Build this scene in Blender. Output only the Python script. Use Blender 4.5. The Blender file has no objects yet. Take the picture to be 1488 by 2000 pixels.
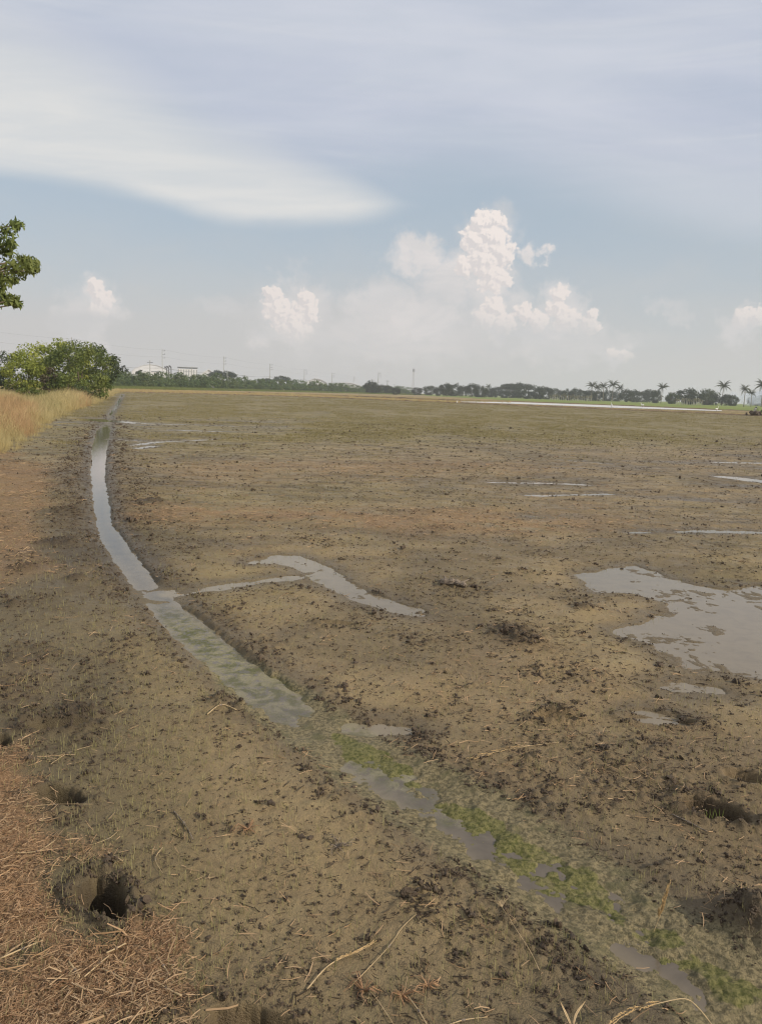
import bpy, math, random
import numpy as np
from mathutils import Matrix, Vector, Euler
random.seed(7)
RNG = np.random.default_rng(11)
S = bpy.context.scene
COL = S.collection
rad = math.radians

# ------------------------------------------------------------------ camera
F_PX, W_PX, H_PX = 1511.0, 1488.0, 2000.0
EYE = 1.6
PITCH = math.atan(235.0 / F_PX)
ROLL = math.atan(0.032)
cam_d = bpy.data.cameras.new('camera')
cam = bpy.data.objects.new('camera', cam_d)
COL.objects.link(cam)
cam_d.sensor_fit = 'VERTICAL'
cam_d.sensor_height = 36.0
cam_d.lens = 36.0 * F_PX / H_PX
cam_d.clip_start = 0.05
cam_d.clip_end = 60000
R_CAM = Matrix.Rotation(math.pi / 2 - PITCH, 3, 'X') @ Matrix.Rotation(ROLL, 3, 'Z')
cam.matrix_world = Matrix.Translation((0, 0, EYE)) @ R_CAM.to_4x4()
S.camera = cam
RC = np.array(R_CAM)

def ray(px, py):
    v = RC @ np.array([(px - W_PX / 2) / F_PX, -(py - H_PX / 2) / F_PX, -1.0])
    return v
def G(px, py, z=0.0):
    v = ray(px, py)
    t = (z - EYE) / v[2]
    return np.array([v[0] * t, v[1] * t])
def hor(px):
    return 765.0 + (px - 744.0) * 0.032
def P(px, dist):
    """ground point at column px of the horizon, at a distance"""
    v = ray(px, hor(px))
    n = math.hypot(v[0], v[1])
    return (v[0] / n * dist, v[1] / n * dist)
def proj(x, y, z=0.0):
    p = np.stack([x, y, np.full_like(x, z) - EYE], -1) @ RC      # R^T p
    w = np.minimum(p[..., 2], -1e-3)
    return p[..., 0] / -w * F_PX + W_PX / 2, -p[..., 1] / -w * F_PX + H_PX / 2
def azel(px, py):
    v = ray(px, py); v = v / np.linalg.norm(v)
    return math.degrees(math.atan2(v[0], v[1])), math.degrees(math.asin(v[2]))

# ------------------------------------------------------------------ node helpers
class NT:
    def __init__(self, nt): self.nt = nt; nt.nodes.clear()
    def n(self, kind, _props=None, **inp):
        nd = self.nt.nodes.new(kind)
        for k, v in (_props or {}).items(): setattr(nd, k, v)
        for k, v in inp.items():
            key = int(k[1:]) if k[0] == 'i' and k[1:].isdigit() else k.replace('_', ' ')
            self.set(nd.inputs[key], v)
        return nd
    def set(self, sock, v):
        if isinstance(v, bpy.types.NodeSocket): self.nt.links.new(v, sock)
        elif v is not None: sock.default_value = v
    def m(self, op, a, b=None, c=None, clamp=False):
        nd = self.nt.nodes.new('ShaderNodeMath'); nd.operation = op; nd.use_clamp = clamp
        self.set(nd.inputs[0], a)
        if b is not None: self.set(nd.inputs[1], b)
        if c is not None: self.set(nd.inputs[2], c)
        return nd.outputs[0]
    def mix(self, f, a, b, mode='MIX'):
        nd = self.nt.nodes.new('ShaderNodeMix'); nd.data_type = 'RGBA'; nd.blend_type = mode
        nd.clamp_factor = True
        self.set(nd.inputs[0], f)
        for s, v in ((nd.inputs[6], a), (nd.inputs[7], b)):
            if isinstance(v, (tuple, list)): v = (*v[:3], 1)
            self.set(s, v)
        return nd.outputs[2]
    def ss(self, x, a, b, lo=0.0, hi=1.0):
        nd = self.nt.nodes.new('ShaderNodeMapRange'); nd.interpolation_type = 'SMOOTHSTEP'
        self.set(nd.inputs[0], x)
        for i, v in zip((1, 2, 3, 4), (a, b, lo, hi)): self.set(nd.inputs[i], v)
        return nd.outputs[0]
    def noise(self, vec, scale, detail=3.0, rough=0.5, dist=0.0, col=False):
        nd = self.n('ShaderNodeTexNoise', Scale=scale, Detail=detail, Roughness=rough, Distortion=dist)
        if vec is not None: self.set(nd.inputs['Vector'], vec)
        return nd.outputs['Color' if col else 'Fac']
    def attr(self, name):
        return self.n('ShaderNodeAttribute', {'attribute_name': name}).outputs['Fac']
    def out(self, surf=None, vol=None, kind='ShaderNodeOutputMaterial'):
        o = self.nt.nodes.new(kind)
        if surf is not None: self.nt.links.new(surf, o.inputs['Surface'])
        if vol is not None: self.nt.links.new(vol, o.inputs['Volume'])

# ------------------------------------------------------------------ world: sky and high cloud veil
SUN_AZ, SUN_EL = 116.0, 30.0           # degrees clockwise from the view direction / above the horizon
world = bpy.data.worlds.new('World'); S.world = world; world.use_nodes = True
w = NT(world.node_tree)
tc = w.n('ShaderNodeTexCoord')
sep = w.n('ShaderNodeSeparateXYZ', Vector=tc.outputs['Generated'])
X, Y, Z = sep.outputs
EL = w.m('MULTIPLY', w.m('ARCSINE', Z), 180 / math.pi)
AZ = w.m('MULTIPLY', w.m('ARCTAN2', X, Y), 180 / math.pi)
sky = w.n('ShaderNodeTexSky', {'sky_type': 'NISHITA', 'sun_disc': False, 'sun_elevation': rad(SUN_EL),
          'sun_rotation': rad(SUN_AZ), 'altitude': 0.0, 'air_density': 1.0, 'dust_density': 2.0, 'ozone_density': 1.2})
K = 0.1                                # strength of the background
def c(r, g, b): return (r / K, g / K, b / K)
def fcurve(x, pts, lo, hi, vlo, vhi):
    """piecewise curve of x (x in lo..hi -> value in vlo..vhi)"""
    nd = w.nt.nodes.new('ShaderNodeFloatCurve')
    cv = nd.mapping.curves[0]
    pp = [((a - lo) / (hi - lo), (b - vlo) / (vhi - vlo)) for a, b in pts]
    cv.points[0].location = pp[0]; cv.points[1].location = pp[-1]
    for q in pp[1:-1]: cv.points.new(*q)
    nd.mapping.update()
    w.set(nd.inputs['Value'], w.m('DIVIDE', w.m('SUBTRACT', x, lo), hi - lo, clamp=True))
    return w.m('MULTIPLY_ADD', nd.outputs[0], vhi - vlo, vlo)
def pxcurve(pts):
    q = sorted(azel(*p) for p in pts)
    return fcurve(AZ, [(-60, q[0][1])] + q + [(60, q[-1][1])], -60, 60, 0, 60)
# stretched coordinates for wispy streaks: plane overhead
inv = w.m('DIVIDE', 1.0, w.m('MAXIMUM', w.m('ADD', Z, 0.12), 0.02))
pl = w.n('ShaderNodeCombineXYZ', X=w.m('MULTIPLY', X, inv), Y=w.m('MULTIPLY', Y, inv), Z=0.0).outputs[0]
mp = w.n('ShaderNodeMapping', Vector=pl, Rotation=(0, 0, rad(28)), Scale=(0.6, 1.6, 1.0)).outputs[0]
n1 = w.noise(mp, 1.3, 6, 0.55, 0.4)
n2 = w.noise(mp, 4.2, 5, 0.6, 0.6)
ae = w.n('ShaderNodeCombineXYZ', X=AZ, Y=EL, Z=0.0).outputs[0]
n3 = w.noise(w.n('ShaderNodeMapping', Vector=ae, Rotation=(0, 0, rad(12)), Scale=(0.05, 0.16, 1)).outputs[0], 1.0, 5, 0.6, 0.3)
n4 = w.noise(w.n('ShaderNodeMapping', Vector=ae, Scale=(0.12, 0.3, 1)).outputs[0], 1.0, 5, 0.6, 0.5)
# clear-sky tint: Nishita, milky
base = w.mix(0.72, sky.outputs[0], c(0.50, 0.585, 0.665))
# low haze towards the horizon
hz = w.ss(w.m('ADD', EL, w.m('MULTIPLY', w.m('SUBTRACT', n4, 0.5), 5.0)), 0.0, 14.0, 1.0, 0.0)
base = w.mix(w.m('MULTIPLY', hz, 0.97, clamp=True), base, c(0.600, 0.592, 0.580))
# hazy bank whose top lies at about 7 degrees on the left
bt = pxcurve([(0, 548), (250, 560), (500, 566), (700, 545), (850, 560), (980, 640), (1250, 690), (1488, 640)])
bank = w.ss(w.m('SUBTRACT', w.m('ADD', EL, w.m('MULTIPLY', w.m('SUBTRACT', n4, 0.5), 2.2)), bt), -2.4, 0.5, 1.0, 0.0)
base = w.mix(w.m('MULTIPLY', bank, 0.42), base, c(0.60, 0.575, 0.565))
# grey veil over the upper sky
vl = pxcurve([(0, 200), (300, 300), (600, 400), (744, 395), (900, 375), (1100, 400), (1300, 440), (1488, 475)])
d_v = w.m('SUBTRACT', w.m('ADD', EL, w.m('MULTIPLY', w.m('SUBTRACT', n3, 0.5), 5.0)), vl)
veil = w.ss(d_v, -1.0, 5.5)
veilcol = w.mix(w.ss(n1, 0.35, 0.68), c(0.505, 0.550, 0.665), c(0.62, 0.65, 0.73))
base = w.mix(w.m('MULTIPLY', veil, w.ss(n2, 0.2, 0.75, 0.74, 0.97)), base, veilcol)
az_t0 = azel(812, 400)[0]
# bright streak: lower edge sharp, upper edge soft, tapering to a point
le = pxcurve([(0, 334), (150, 358), (300, 395), (420, 428), (520, 440), (640, 434), (740, 422), (812, 400)])
ue = pxcurve([(0, 130), (150, 180), (300, 250), (420, 305), (520, 335), (640, 372), (740, 392), (812, 402)])
we = w.m('MULTIPLY', w.m('MULTIPLY', w.m('SUBTRACT', n3, 0.5), 2.2), w.ss(AZ, az_t0 - 9, az_t0, 1.0, 0.15))
e2 = w.m('ADD', EL, we)
st_lo = w.ss(w.m('SUBTRACT', e2, le), -0.7, 1.0)
st_hi = w.ss(w.m('SUBTRACT', e2, ue), w.m('MULTIPLY', w.m('SUBTRACT', le, ue), 0.35), w.m('MULTIPLY_ADD', w.m('SUBTRACT', ue, le), 0.9, 0.35), 1.0, 0.0)
az_tip = azel(812, 400)[0]
st_r = w.ss(w.m('ADD', AZ, w.m('MULTIPLY', we, 0.6)), az_tip - 5.0, az_tip + 1.2, 1.0, 0.0)
fib = w.noise(w.n('ShaderNodeMapping', Vector=ae, Rotation=(0, 0, rad(22)), Scale=(0.035, 0.55, 1)).outputs[0], 1.0, 6, 0.65, 0.6)
streak = w.m('MULTIPLY', w.m('MULTIPLY', w.m('MULTIPLY', st_lo, st_hi), st_r), w.ss(fib, .25, .62, .80, 1.0))
base = w.mix(w.m('MULTIPLY', w.m('MULTIPLY', w.ss(fib, .45, .75), veil), .35), base, c(0.70, 0.71, 0.75))
base = w.mix(w.m('MULTIPLY', streak, w.ss(n2, 0.15, 0.7, 0.75, 1.0)), base, c(0.745, 0.745, 0.735))
# second faint bright border on the right veil
re_ = pxcurve([(0, 60), (744, 300), (900, 330), (1100, 372), (1300, 410), (1488, 440)])
rb = w.m('SUBTRACT', w.m('ADD', EL, we), re_)
rbm = w.m('MULTIPLY', w.m('MULTIPLY', w.ss(rb, -2.0, 1.0), w.ss(rb, 1.0, 7.0, 1.0, 0.0)), w.ss(AZ, 6.0, 22.0))
base = w.mix(w.m('MULTIPLY', rbm, 0.45), base, c(0.66, 0.68, 0.72))
# soft flat grey cumulus bodies, far and hazed
soft = None
ws = w.n('ShaderNodeVectorMath', {'operation': 'SCALE'}, i0=w.n('ShaderNodeVectorMath', {'operation': 'SUBTRACT'},
         i0=w.noise(ae, 0.55, 5, 0.62, 0, True), i1=(0.5, 0.5, 0.5)).outputs[0])
ws.inputs['Scale'].default_value = 5.0
aew = w.n('ShaderNodeVectorMath', {'operation': 'ADD'}, i0=ae, i1=ws.outputs[0]).outputs[0]
for bx, by, rx, ry, k in [(950, 560, 60, 80, .8), (955, 470, 62, 70, .5), (1090, 600, 60, 50, .6), (570, 600, 85, 60, .7), (195, 585, 45, 55, .6), (760, 660, 260, 60, .5), (1100, 670, 160, 40, .5), (820, 500, 75, 38, .8), (880, 540, 75, 62, .8), (745, 590, 85, 45, .55), (830, 620, 110, 60, .75),
                          (150, 625, 40, 62, .4), (965, 610, 70, 60, .7), (1060, 640, 95, 26, .7), (560, 640, 85, 40, .6),
                          (1043, 500, 26, 22, .8), (1455, 640, 60, 40, .75), (1200, 690, 50, 20, .6), (180, 640, 35, 45, .5), (440, 600, 60, 18, .3), (1310, 600, 45, 22, .3)]:
    a0, e0 = azel(bx, by); a1, e1 = azel(bx + rx, by - ry)
    v = w.n('ShaderNodeVectorMath', {'operation': 'SUBTRACT'}, i0=aew, i1=(a0, e0, 0)).outputs[0]
    v = w.n('ShaderNodeVectorMath', {'operation': 'DIVIDE'}, i0=v, i1=(abs(a1 - a0), abs(e1 - e0), 1000)).outputs[0]
    l = w.n('ShaderNodeVectorMath', {'operation': 'LENGTH'}, i0=v).outputs['Value']
    f = w.ss(l, 0.35, 1.3, min(1, k * 1.15), 0.0)
    soft = f if soft is None else w.m('MAXIMUM', soft, f)
base = w.mix(soft, base, w.mix(w.ss(n4, 0.3, 0.7), c(0.63, 0.625, 0.63), c(0.80, 0.75, 0.73)))
# cumulus towers: fractal billows whose brightness follows how the density falls off towards the sun
CB = [(943, 436, 26), (966, 432, 22), (928, 468, 30), (958, 462, 36), (982, 492, 27), (945, 505, 36), (962, 540, 32), (992, 552, 12), (905, 520, 20),
      (1092, 574, 19), (1087, 600, 22), (1022, 612, 20), (1050, 628, 22), (1108, 628, 26), (1155, 616, 16), (1150, 634, 22), (965, 598, 20), (945, 622, 24), (985, 632, 22),
      (536, 578, 17), (524, 572, 12), (545, 606, 30), (598, 582, 17), (602, 608, 24), (575, 636, 34),
      (187, 560, 17), (200, 584, 20), (192, 604, 20), (1194, 688, 14), (1222, 696, 14), (1446, 622, 22), (1478, 618, 22)]
CBN = []
for bx, by, br in CB:
    a0, e0 = azel(bx, by); a1, e1 = azel(bx + br, by - br); CBN.append((a0, e0, (abs(a1 - a0) + abs(e1 - e0)) / 2 * 1.12))
def billow(p):
    wv = w.n('ShaderNodeVectorMath', {'operation': 'SUBTRACT'}, i0=w.noise(p, 1.1, 4, .6, 0, True), i1=(.5, .5, .5)).outputs[0]
    wn = w.n('ShaderNodeVectorMath', {'operation': 'SCALE'}, i0=wv); wn.inputs['Scale'].default_value = 0.8
    q = w.n('ShaderNodeVectorMath', {'operation': 'ADD'}, i0=p, i1=wn.outputs[0]).outputs[0]
    best = None
    for (a0, e0, r0) in CBN:
        l = w.n('ShaderNodeVectorMath', {'operation': 'DISTANCE'}, i0=q, i1=(a0, e0, 0)).outputs['Value']
        f = w.m('MULTIPLY_ADD', l, -1 / r0, 1.0)
        best = f if best is None else w.m('MAXIMUM', best, f)
    v1 = w.n('ShaderNodeTexVoronoi', {'feature': 'SMOOTH_F1', 'voronoi_dimensions': '2D'}, Vector=q, Scale=1.7, Smoothness=.35).outputs['Distance']
    v2 = w.n('ShaderNodeTexVoronoi', {'feature': 'SMOOTH_F1', 'voronoi_dimensions': '2D'}, Vector=q, Scale=4.6, Smoothness=.3).outputs['Distance']
    nf = w.noise(q, 5.5, 5, .65)
    d = w.m('ADD', best, w.m('MULTIPLY_ADD', v1, -.62, .34))
    d = w.m('ADD', d, w.m('MULTIPLY_ADD', v2, -.24, .10))
    return w.m('ADD', d, w.m('MULTIPLY_ADD', nf, .26, -.13))
d0 = billow(ae)
d1 = billow(w.n('ShaderNodeVectorMath', {'operation': 'ADD'}, i0=ae, i1=(.16, .17, 0)).outputs[0])
lit = w.ss(w.m('SUBTRACT', d0, d1), -.22, .16)
bot = pxcurve([(0, 640), (140, 628), (230, 628), (490, 668), (640, 668), (890, 590), (925, 640), (1000, 660), (1160, 662), (1180, 712), (1240, 712), (1400, 648), (1488, 648)])
fade = w.ss(w.m('SUBTRACT', EL, bot), -.4, 1.9)
ca = w.m('MULTIPLY', w.ss(d0, .02, .32), fade)
cc = w.mix(lit, c(0.72, 0.675, 0.665), c(0.92, 0.835, 0.785))
cc = w.mix(w.ss(EL, 6, 13, .35, 0), cc, c(0.70, 0.655, 0.64))
base = w.mix(w.m('MULTIPLY', ca, .93), base, cc)
# below the horizon: dull ground tone
base = w.mix(w.ss(EL, -1.5, -0.2, 1.0, 0.0), base, c(0.30, 0.27, 0.22))
bg = w.n('ShaderNodeBackground', Color=base, Strength=K)
w.out(bg.outputs[0], kind='ShaderNodeOutputWorld')

# ------------------------------------------------------------------ sun, exposure
sl = bpy.data.lights.new('sun', 'SUN'); sl.energy = 3.7; sl.angle = rad(0.6); sl.color = (1.0, 0.90, 0.76)
sun = bpy.data.objects.new('sun', sl); COL.objects.link(sun)
a, e = rad(SUN_AZ), rad(SUN_EL)
sdir = Vector((math.sin(a) * math.cos(e), math.cos(a) * math.cos(e), math.sin(e)))
sun.rotation_euler = sdir.to_track_quat('Z', 'Y').to_euler()
vs = S.view_settings
S.display_settings.display_device = 'sRGB'
vs.view_transform = 'Standard'; vs.look = 'None'; vs.exposure = 0.0; vs.gamma = 1.0; vs.use_curve_mapping = False
S.cycles.max_bounces = 5; S.cycles.diffuse_bounces = 2; S.cycles.glossy_bounces = 2
S.cycles.transparent_max_bounces = 16; S.cycles.volume_bounces = 1
S.cycles.use_denoising = True; S.cycles.filter_width = 1.15
world.cycles.sampling_method = 'MANUAL'; world.cycles.sample_map_resolution = 256

# ------------------------------------------------------------------ object helpers
def tag(o, label=None, cat=None, group=None, kind=None):
    if label: o['label'] = label
    if cat: o['category'] = cat
    if group: o['group'] = group
    if kind: o['kind'] = kind
    return o
def empty(name, loc=(0, 0, 0), rz=0.0):
    o = bpy.data.objects.new(name, None); COL.objects.link(o)
    o.location = loc; o.rotation_euler = (0, 0, rz); o.empty_display_size = 0.1
    return o
def mesh_np(name, V, Fs, mat, parent=None, smooth=False, attrs=None, link=True):
    """V (n,3); Fs: list of int arrays, each (k,3) or (k,4)"""
    me = bpy.data.meshes.new(name)
    V = np.ascontiguousarray(V, dtype=np.float32)
    if isinstance(Fs, np.ndarray): Fs = [Fs]
    Fs = [f for f in Fs if len(f)]
    me.vertices.add(len(V)); me.vertices.foreach_set('co', V.ravel())
    lv = np.concatenate([f.ravel() for f in Fs]).astype(np.int32)
    tot = np.concatenate([np.full(len(f), f.shape[1], np.int32) for f in Fs])
    start = np.concatenate([[0], np.cumsum(tot)[:-1]]).astype(np.int32)
    me.loops.add(len(lv)); me.loops.foreach_set('vertex_index', lv)
    me.polygons.add(len(tot)); me.polygons.foreach_set('loop_start', start)
    try: me.polygons.foreach_set('loop_total', tot)
    except Exception: pass
    me.polygons.foreach_set('use_smooth', np.full(len(tot), smooth, bool))
    for k, v in (attrs or {}).items():
        at = me.attributes.new(k, 'FLOAT', 'POINT'); at.data.foreach_set('value', np.ascontiguousarray(v, np.float32).ravel())
    me.materials.append(mat)
    me.update(calc_edges=True)
    o = bpy.data.objects.new(name, me)
    if link: COL.objects.link(o)
    if parent is not None: o.parent = parent
    return o
class MB:
    """collects shapes into one mesh"""
    def __init__(s): s.V = []; s.Q = []; s.T = []; s.k = 0
    def add(s, V, Q=None, T=None):
        V = np.asarray(V, float)
        if Q is not None and len(Q): s.Q.append(np.asarray(Q) + s.k)
        if T is not None and len(T): s.T.append(np.asarray(T) + s.k)
        s.V.append(V); s.k += len(V)
    def box(s, x0, y0, z0, x1, y1, z1):
        V = [(x, y, z) for z in (z0, z1) for y in (y0, y1) for x in (x0, x1)]
        s.add(V, [(0, 2, 3, 1), (4, 5, 7, 6), (0, 1, 5, 4), (2, 6, 7, 3), (0, 4, 6, 2), (1, 3, 7, 5)])
    def tube(s, pts, rads, n=6, cap=True):
        pts = [Vector(p) for p in pts]; m = len(pts)
        if not hasattr(rads, '__len__'): rads = [rads] * m
        V = []; u = None
        for i, p in enumerate(pts):
            d = (pts[min(i + 1, m - 1)] - pts[max(i - 1, 0)])
            d = d.normalized() if d.length > 1e-9 else Vector((0, 0, 1))
            if u is None: u = d.orthogonal().normalized()
            u = (u - d * u.dot(d)); u = u.normalized() if u.length > 1e-6 else d.orthogonal().normalized()
            v = d.cross(u)
            for k in range(n):
                a = 2 * math.pi * k / n
                V.append(p + (u * math.cos(a) + v * math.sin(a)) * rads[i])
        Q = [(i * n + k, i * n + (k + 1) % n, (i + 1) * n + (k + 1) % n, (i + 1) * n + k) for i in range(m - 1) for k in range(n)]
        T = []
        if cap:
            V.append(pts[0]); V.append(pts[-1]); a0, a1 = m * n, m * n + 1
            T = [(a0, (k + 1) % n, k) for k in range(n)] + [(a1, (m - 1) * n + k, (m - 1) * n + (k + 1) % n) for k in range(n)]
        s.add([tuple(v) for v in V], Q, T)
    def blob(s, c_, r, seed=0, rough=0.3, sub=1, flat=1.0):
        V, T = ICO[sub]
        rg = np.random.default_rng(seed)
        k = 1 + rough * (rg.random(len(V)) - 0.5) * 2
        s.add(V * k[:, None] * np.array([r, r, r * flat] if not hasattr(r, '__len__') else r) + np.array(c_), None, T)
    def ribbon(s, pts, widths, up=Vector((0, 0, 1))):
        pts = [Vector(p) for p in pts]; m = len(pts); V = []
        for i, p in enumerate(pts):
            d = (pts[min(i + 1, m - 1)] - pts[max(i - 1, 0)]).normalized()
            sd = d.cross(up); sd = sd.normalized() if sd.length > 1e-5 else Vector((1, 0, 0))
            V += [tuple(p - sd * widths[i] / 2), tuple(p + sd * widths[i] / 2)]
        s.add(V, [(2 * i, 2 * i + 1, 2 * i + 3, 2 * i + 2) for i in range(m - 1)])
    def build(s, name, mat, parent=None, smooth=False, link=True):
        Fs = []
        if s.Q: Fs.append(np.concatenate(s.Q))
        if s.T: Fs.append(np.concatenate(s.T))
        return mesh_np(name, np.concatenate(s.V), Fs, mat, parent, smooth, link=link)
def _ico(sub):
    import bmesh
    bm = bmesh.new(); bmesh.ops.create_icosphere(bm, subdivisions=sub, radius=1)
    V = np.array([v.co[:] for v in bm.verts]); T = np.array([[v.index for v in f.verts] for f in bm.faces]); bm.free()
    return V, T
ICO = {k: _ico(k) for k in (1, 2, 3, 4)}
def copy_tree(o, parent=None):
    n = o.copy(); COL.objects.link(n)
    if parent is not None: n.parent = parent
    for ch in list(o.children): copy_tree(ch, n)
    return n

# ------------------------------------------------------------------ numpy noise
TAB = RNG.random((256, 256)); TABX = RNG.random((256, 256)); TABY = RNG.random((256, 256))
def vnoise(x, y, s=0):
    x = x + s * 17.13; y = y + s * 31.7
    ix = np.floor(x).astype(np.int64); iy = np.floor(y).astype(np.int64)
    fx = x - ix; fy = y - iy
    fx = fx * fx * fx * (fx * (fx * 6 - 15) + 10); fy = fy * fy * fy * (fy * (fy * 6 - 15) + 10)
    i0, i1, j0, j1 = ix & 255, (ix + 1) & 255, iy & 255, (iy + 1) & 255
    return (TAB[i0, j0] * (1 - fx) + TAB[i1, j0] * fx) * (1 - fy) + (TAB[i0, j1] * (1 - fx) + TAB[i1, j1] * fx) * fy
def fbm(x, y, sc, octv=4, s=0, g=0.5):
    """-0.5..0.5, feature size sc metres"""
    t = 0; a = 1; n = 0
    for k in range(octv):
        ca, sa = math.cos(0.7 * k + .3), math.sin(0.7 * k + .3)
        t = t + a * (vnoise((x * ca - y * sa) / sc * 2 ** k, (x * sa + y * ca) / sc * 2 ** k, s + k * 3) - 0.5); n += a; a *= g
    return t / n
def worley(x, y, sc, s=0):
    """distance to the nearest random point (in cells) and that point's random value"""
    x = x / sc + s * 13.7; y = y / sc + s * 7.9
    ix = np.floor(x).astype(np.int64); iy = np.floor(y).astype(np.int64)
    best = np.full(x.shape, 9.0); val = np.zeros(x.shape)
    for dx in (-1, 0, 1):
        for dy in (-1, 0, 1):
            a, b = (ix + dx) & 255, (iy + dy) & 255
            d = (ix + dx + TABX[a, b] - x) ** 2 + (iy + dy + TABY[a, b] - y) ** 2
            m = d < best
            best = np.where(m, d, best); val = np.where(m, TAB[a, b], val)
    return np.sqrt(best), val
def sst(x, a, b):
    t = np.clip((x - a) / (b - a), 0, 1); return t * t * (3 - 2 * t)
def seg_dist(x, y, pts, ws):
    """signed distance to a polyline of varying half width"""
    best = np.full(x.shape, 1e3)
    for i in range(len(pts) - 1):
        ax, ay = pts[i]; bx, by = pts[i + 1]
        dx, dy = bx - ax, by - ay; L = dx * dx + dy * dy + 1e-9
        t = np.clip(((x - ax) * dx + (y - ay) * dy) / L, 0, 1)
        d = np.hypot(x - ax - t * dx, y - ay - t * dy) - (ws[i] * (1 - t) + ws[i + 1] * t)
        best = np.minimum(best, d)
    return best
def poly_dist(x, y, poly):
    """signed distance to polygon, negative inside"""
    best = np.full(x.shape, 1e9); ins = np.zeros(x.shape, bool); n = len(poly)
    for i in range(n):
        ax, ay = poly[i]; bx, by = poly[(i + 1) % n]
        dx, dy = bx - ax, by - ay
        t = np.clip(((x - ax) * dx + (y - ay) * dy) / (dx * dx + dy * dy + 1e-9), 0, 1)
        best = np.minimum(best, np.hypot(x - ax - t * dx, y - ay - t * dy))
        cnd = ((ay > y) != (by > y)) & (x < (bx - ax) * (y - ay) / ((by - ay) if abs(by - ay) > 1e-9 else 1e-9) + ax)
        ins ^= cnd
    return np.where(ins, -best, best)

# ------------------------------------------------------------------ the lie of the land
ditch_px = [(770, 238, 243), (780, 230, 240), (795, 222, 232), (808, 212, 222), (825, 203, 222), (842, 188, 217), (880, 178, 210),
            (930, 177, 206), (980, 181, 215), (1020, 186, 219), (1040, 190, 232), (1070, 203, 255), (1100, 225, 278), (1150, 258, 322),
            (1200, 295, 375), (1250, 340, 440), (1300, 395, 505), (1350, 450, 575), (1400, 510, 640), (1450, 575, 725), (1500, 645, 815),
            (1550, 715, 905), (1600, 790, 1010), (1650, 860, 1090), (1700, 930, 1165), (1750, 1010, 1240), (1800, 1090, 1310),
            (1850, 1165, 1380), (1900, 1240, 1460), (1950, 1310, 1530), (2000, 1370, 1600), (2100, 1480, 1720), (2300, 1700, 1950)]
DP, DW = [], []
for yy, xa, xb in ditch_px:
    A, B = G(xa, yy), G(xb, yy); DP.append((A + B) / 2)
for i, (yy, xa, xb) in enumerate(ditch_px):
    A, B = G(xa, yy), G(xb, yy)
    t = np.array(DP[min(i + 1, len(DP) - 1)]) - np.array(DP[max(i - 1, 0)]); t /= np.linalg.norm(t)
    DW.append(abs((B - A)[0] * t[1] - (B - A)[1] * t[0]) / 2 * (.6 if yy < 830 else 1))
def GL(lst): return [G(*p) for p in lst]
PUD = [  # shallow water standing on the mud: polylines with half widths in metres
    (GL([(318, 1163), (420, 1149), (500, 1138), (585, 1128)]), [.11, .07, .06, .06]),
    (GL([(500, 1100), (560, 1092), (610, 1110), (650, 1138), (720, 1170), (800, 1195), (822, 1201)]), [.06, .15, .15, .12, .10, .10, .03]),
    (GL([(700, 1425), (800, 1430)]), [.05, .03]),
    (GL([(1320, 1345), (1390, 1349)]), [.07, .05]),
    (GL([(1255, 1397), (1310, 1406)]), [.03, .02]),
    (GL([(1240, 1041), (1360, 1038), (1500, 1042), (1700, 1044)]), [.02, .06, .09, .12]),
    (GL([(960, 942), (1060, 944), (1170, 948)]), [.07, .10, .03]),
    (GL([(1040, 968), (1190, 966)]), [.06, .08]),
    (GL([(1420, 932), (1500, 942), (1700, 950)]), [.25, .3, .3]),
    (GL([(1110, 900), (1190, 906)]), [.15, .1]),
    (GL([(1400, 903), (1500, 905)]), [.2, .2]),
    (GL([(228, 824), (290, 828), (380, 830), (480, 833), (570, 834)]), [.7, .35, .28, .22, .2]),
    (GL([(320, 841), (400, 842), (450, 844)]), [.2, .25, .15]),
    (GL([(262, 877), (300, 872)]), [.16, .14]),
    (GL([(262, 870), (310, 863), (390, 860), (415, 858)]), [.14, .13, .15, .12]),
    (GL([(222, 858), (275, 862)]), [.16, .14]),
    (GL([(170, 818), (205, 822), (240, 824)]), [.7, .9, .5]),
]
PUDPOLY = [GL(q) for q in [[(1135, 1125), (1240, 1108), (1330, 1138), (1420, 1152), (1488, 1148), (1750, 1150), (1750, 1322), (1488, 1325), (1390, 1318),
                            (1310, 1300), (1275, 1262), (1215, 1238), (1290, 1215), (1330, 1180), (1240, 1160), (1160, 1155)]]]
# footprints and sunk places: px, py, half length, half width, depth, angle, clods thrown up round it
HOLES = [(205, 1756, .122, .066, .15, -48, 1), (116, 1558, .11, .06, .15, -8, .6), (1398, 1578, .13, .078, .18, -38, 1), (505, 1996, .14, .055, .07, -8, .6),
         (-8, 1455, .06, .08, .10, 0, .5), (1475, 1518, .12, .05, .05, -30, .5), (120, 1418, .15, .05, .05, 8, 1), (1290, 1398, .17, .06, .045, -8, .8),
         (1085, 1402, .10, .04, .035, 0, .8), (660, 1218, .12, .03, .03, 0, .5)]
LUMPS = [(1470, 1800, .11, .12), (435, 1366, .09, .032), (1140, 1186, .10, .04), (1370, 1166, .10, .045), (470, 1378, .05, .03),
         (820, 1432, .12, .025), (1090, 1390, .1, .028), (1320, 1390, .12, .03), (1380, 1408, .1, .028), (320, 1128, .1, .03), (30, 1182, .08, .04),
         (50, 1110, .16, .05), (150, 1130, .1, .035), (1020, 1250, .16, .03), (880, 1140, .12, .02), (1300, 1290, .06, .02),
         (740, 1150, .1, .02), (150, 1395, .14, .025), (300, 978, .2, .04), (130, 1000, .3, .05), (120, 1060, .25, .05), (1000, 1235, .2, .02), (1250, 1745, .05, .015), (840, 1470, .12, .02)]
HOLW = [(G(h[0], h[1], .045), *h[2:]) for h in HOLES]
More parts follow.
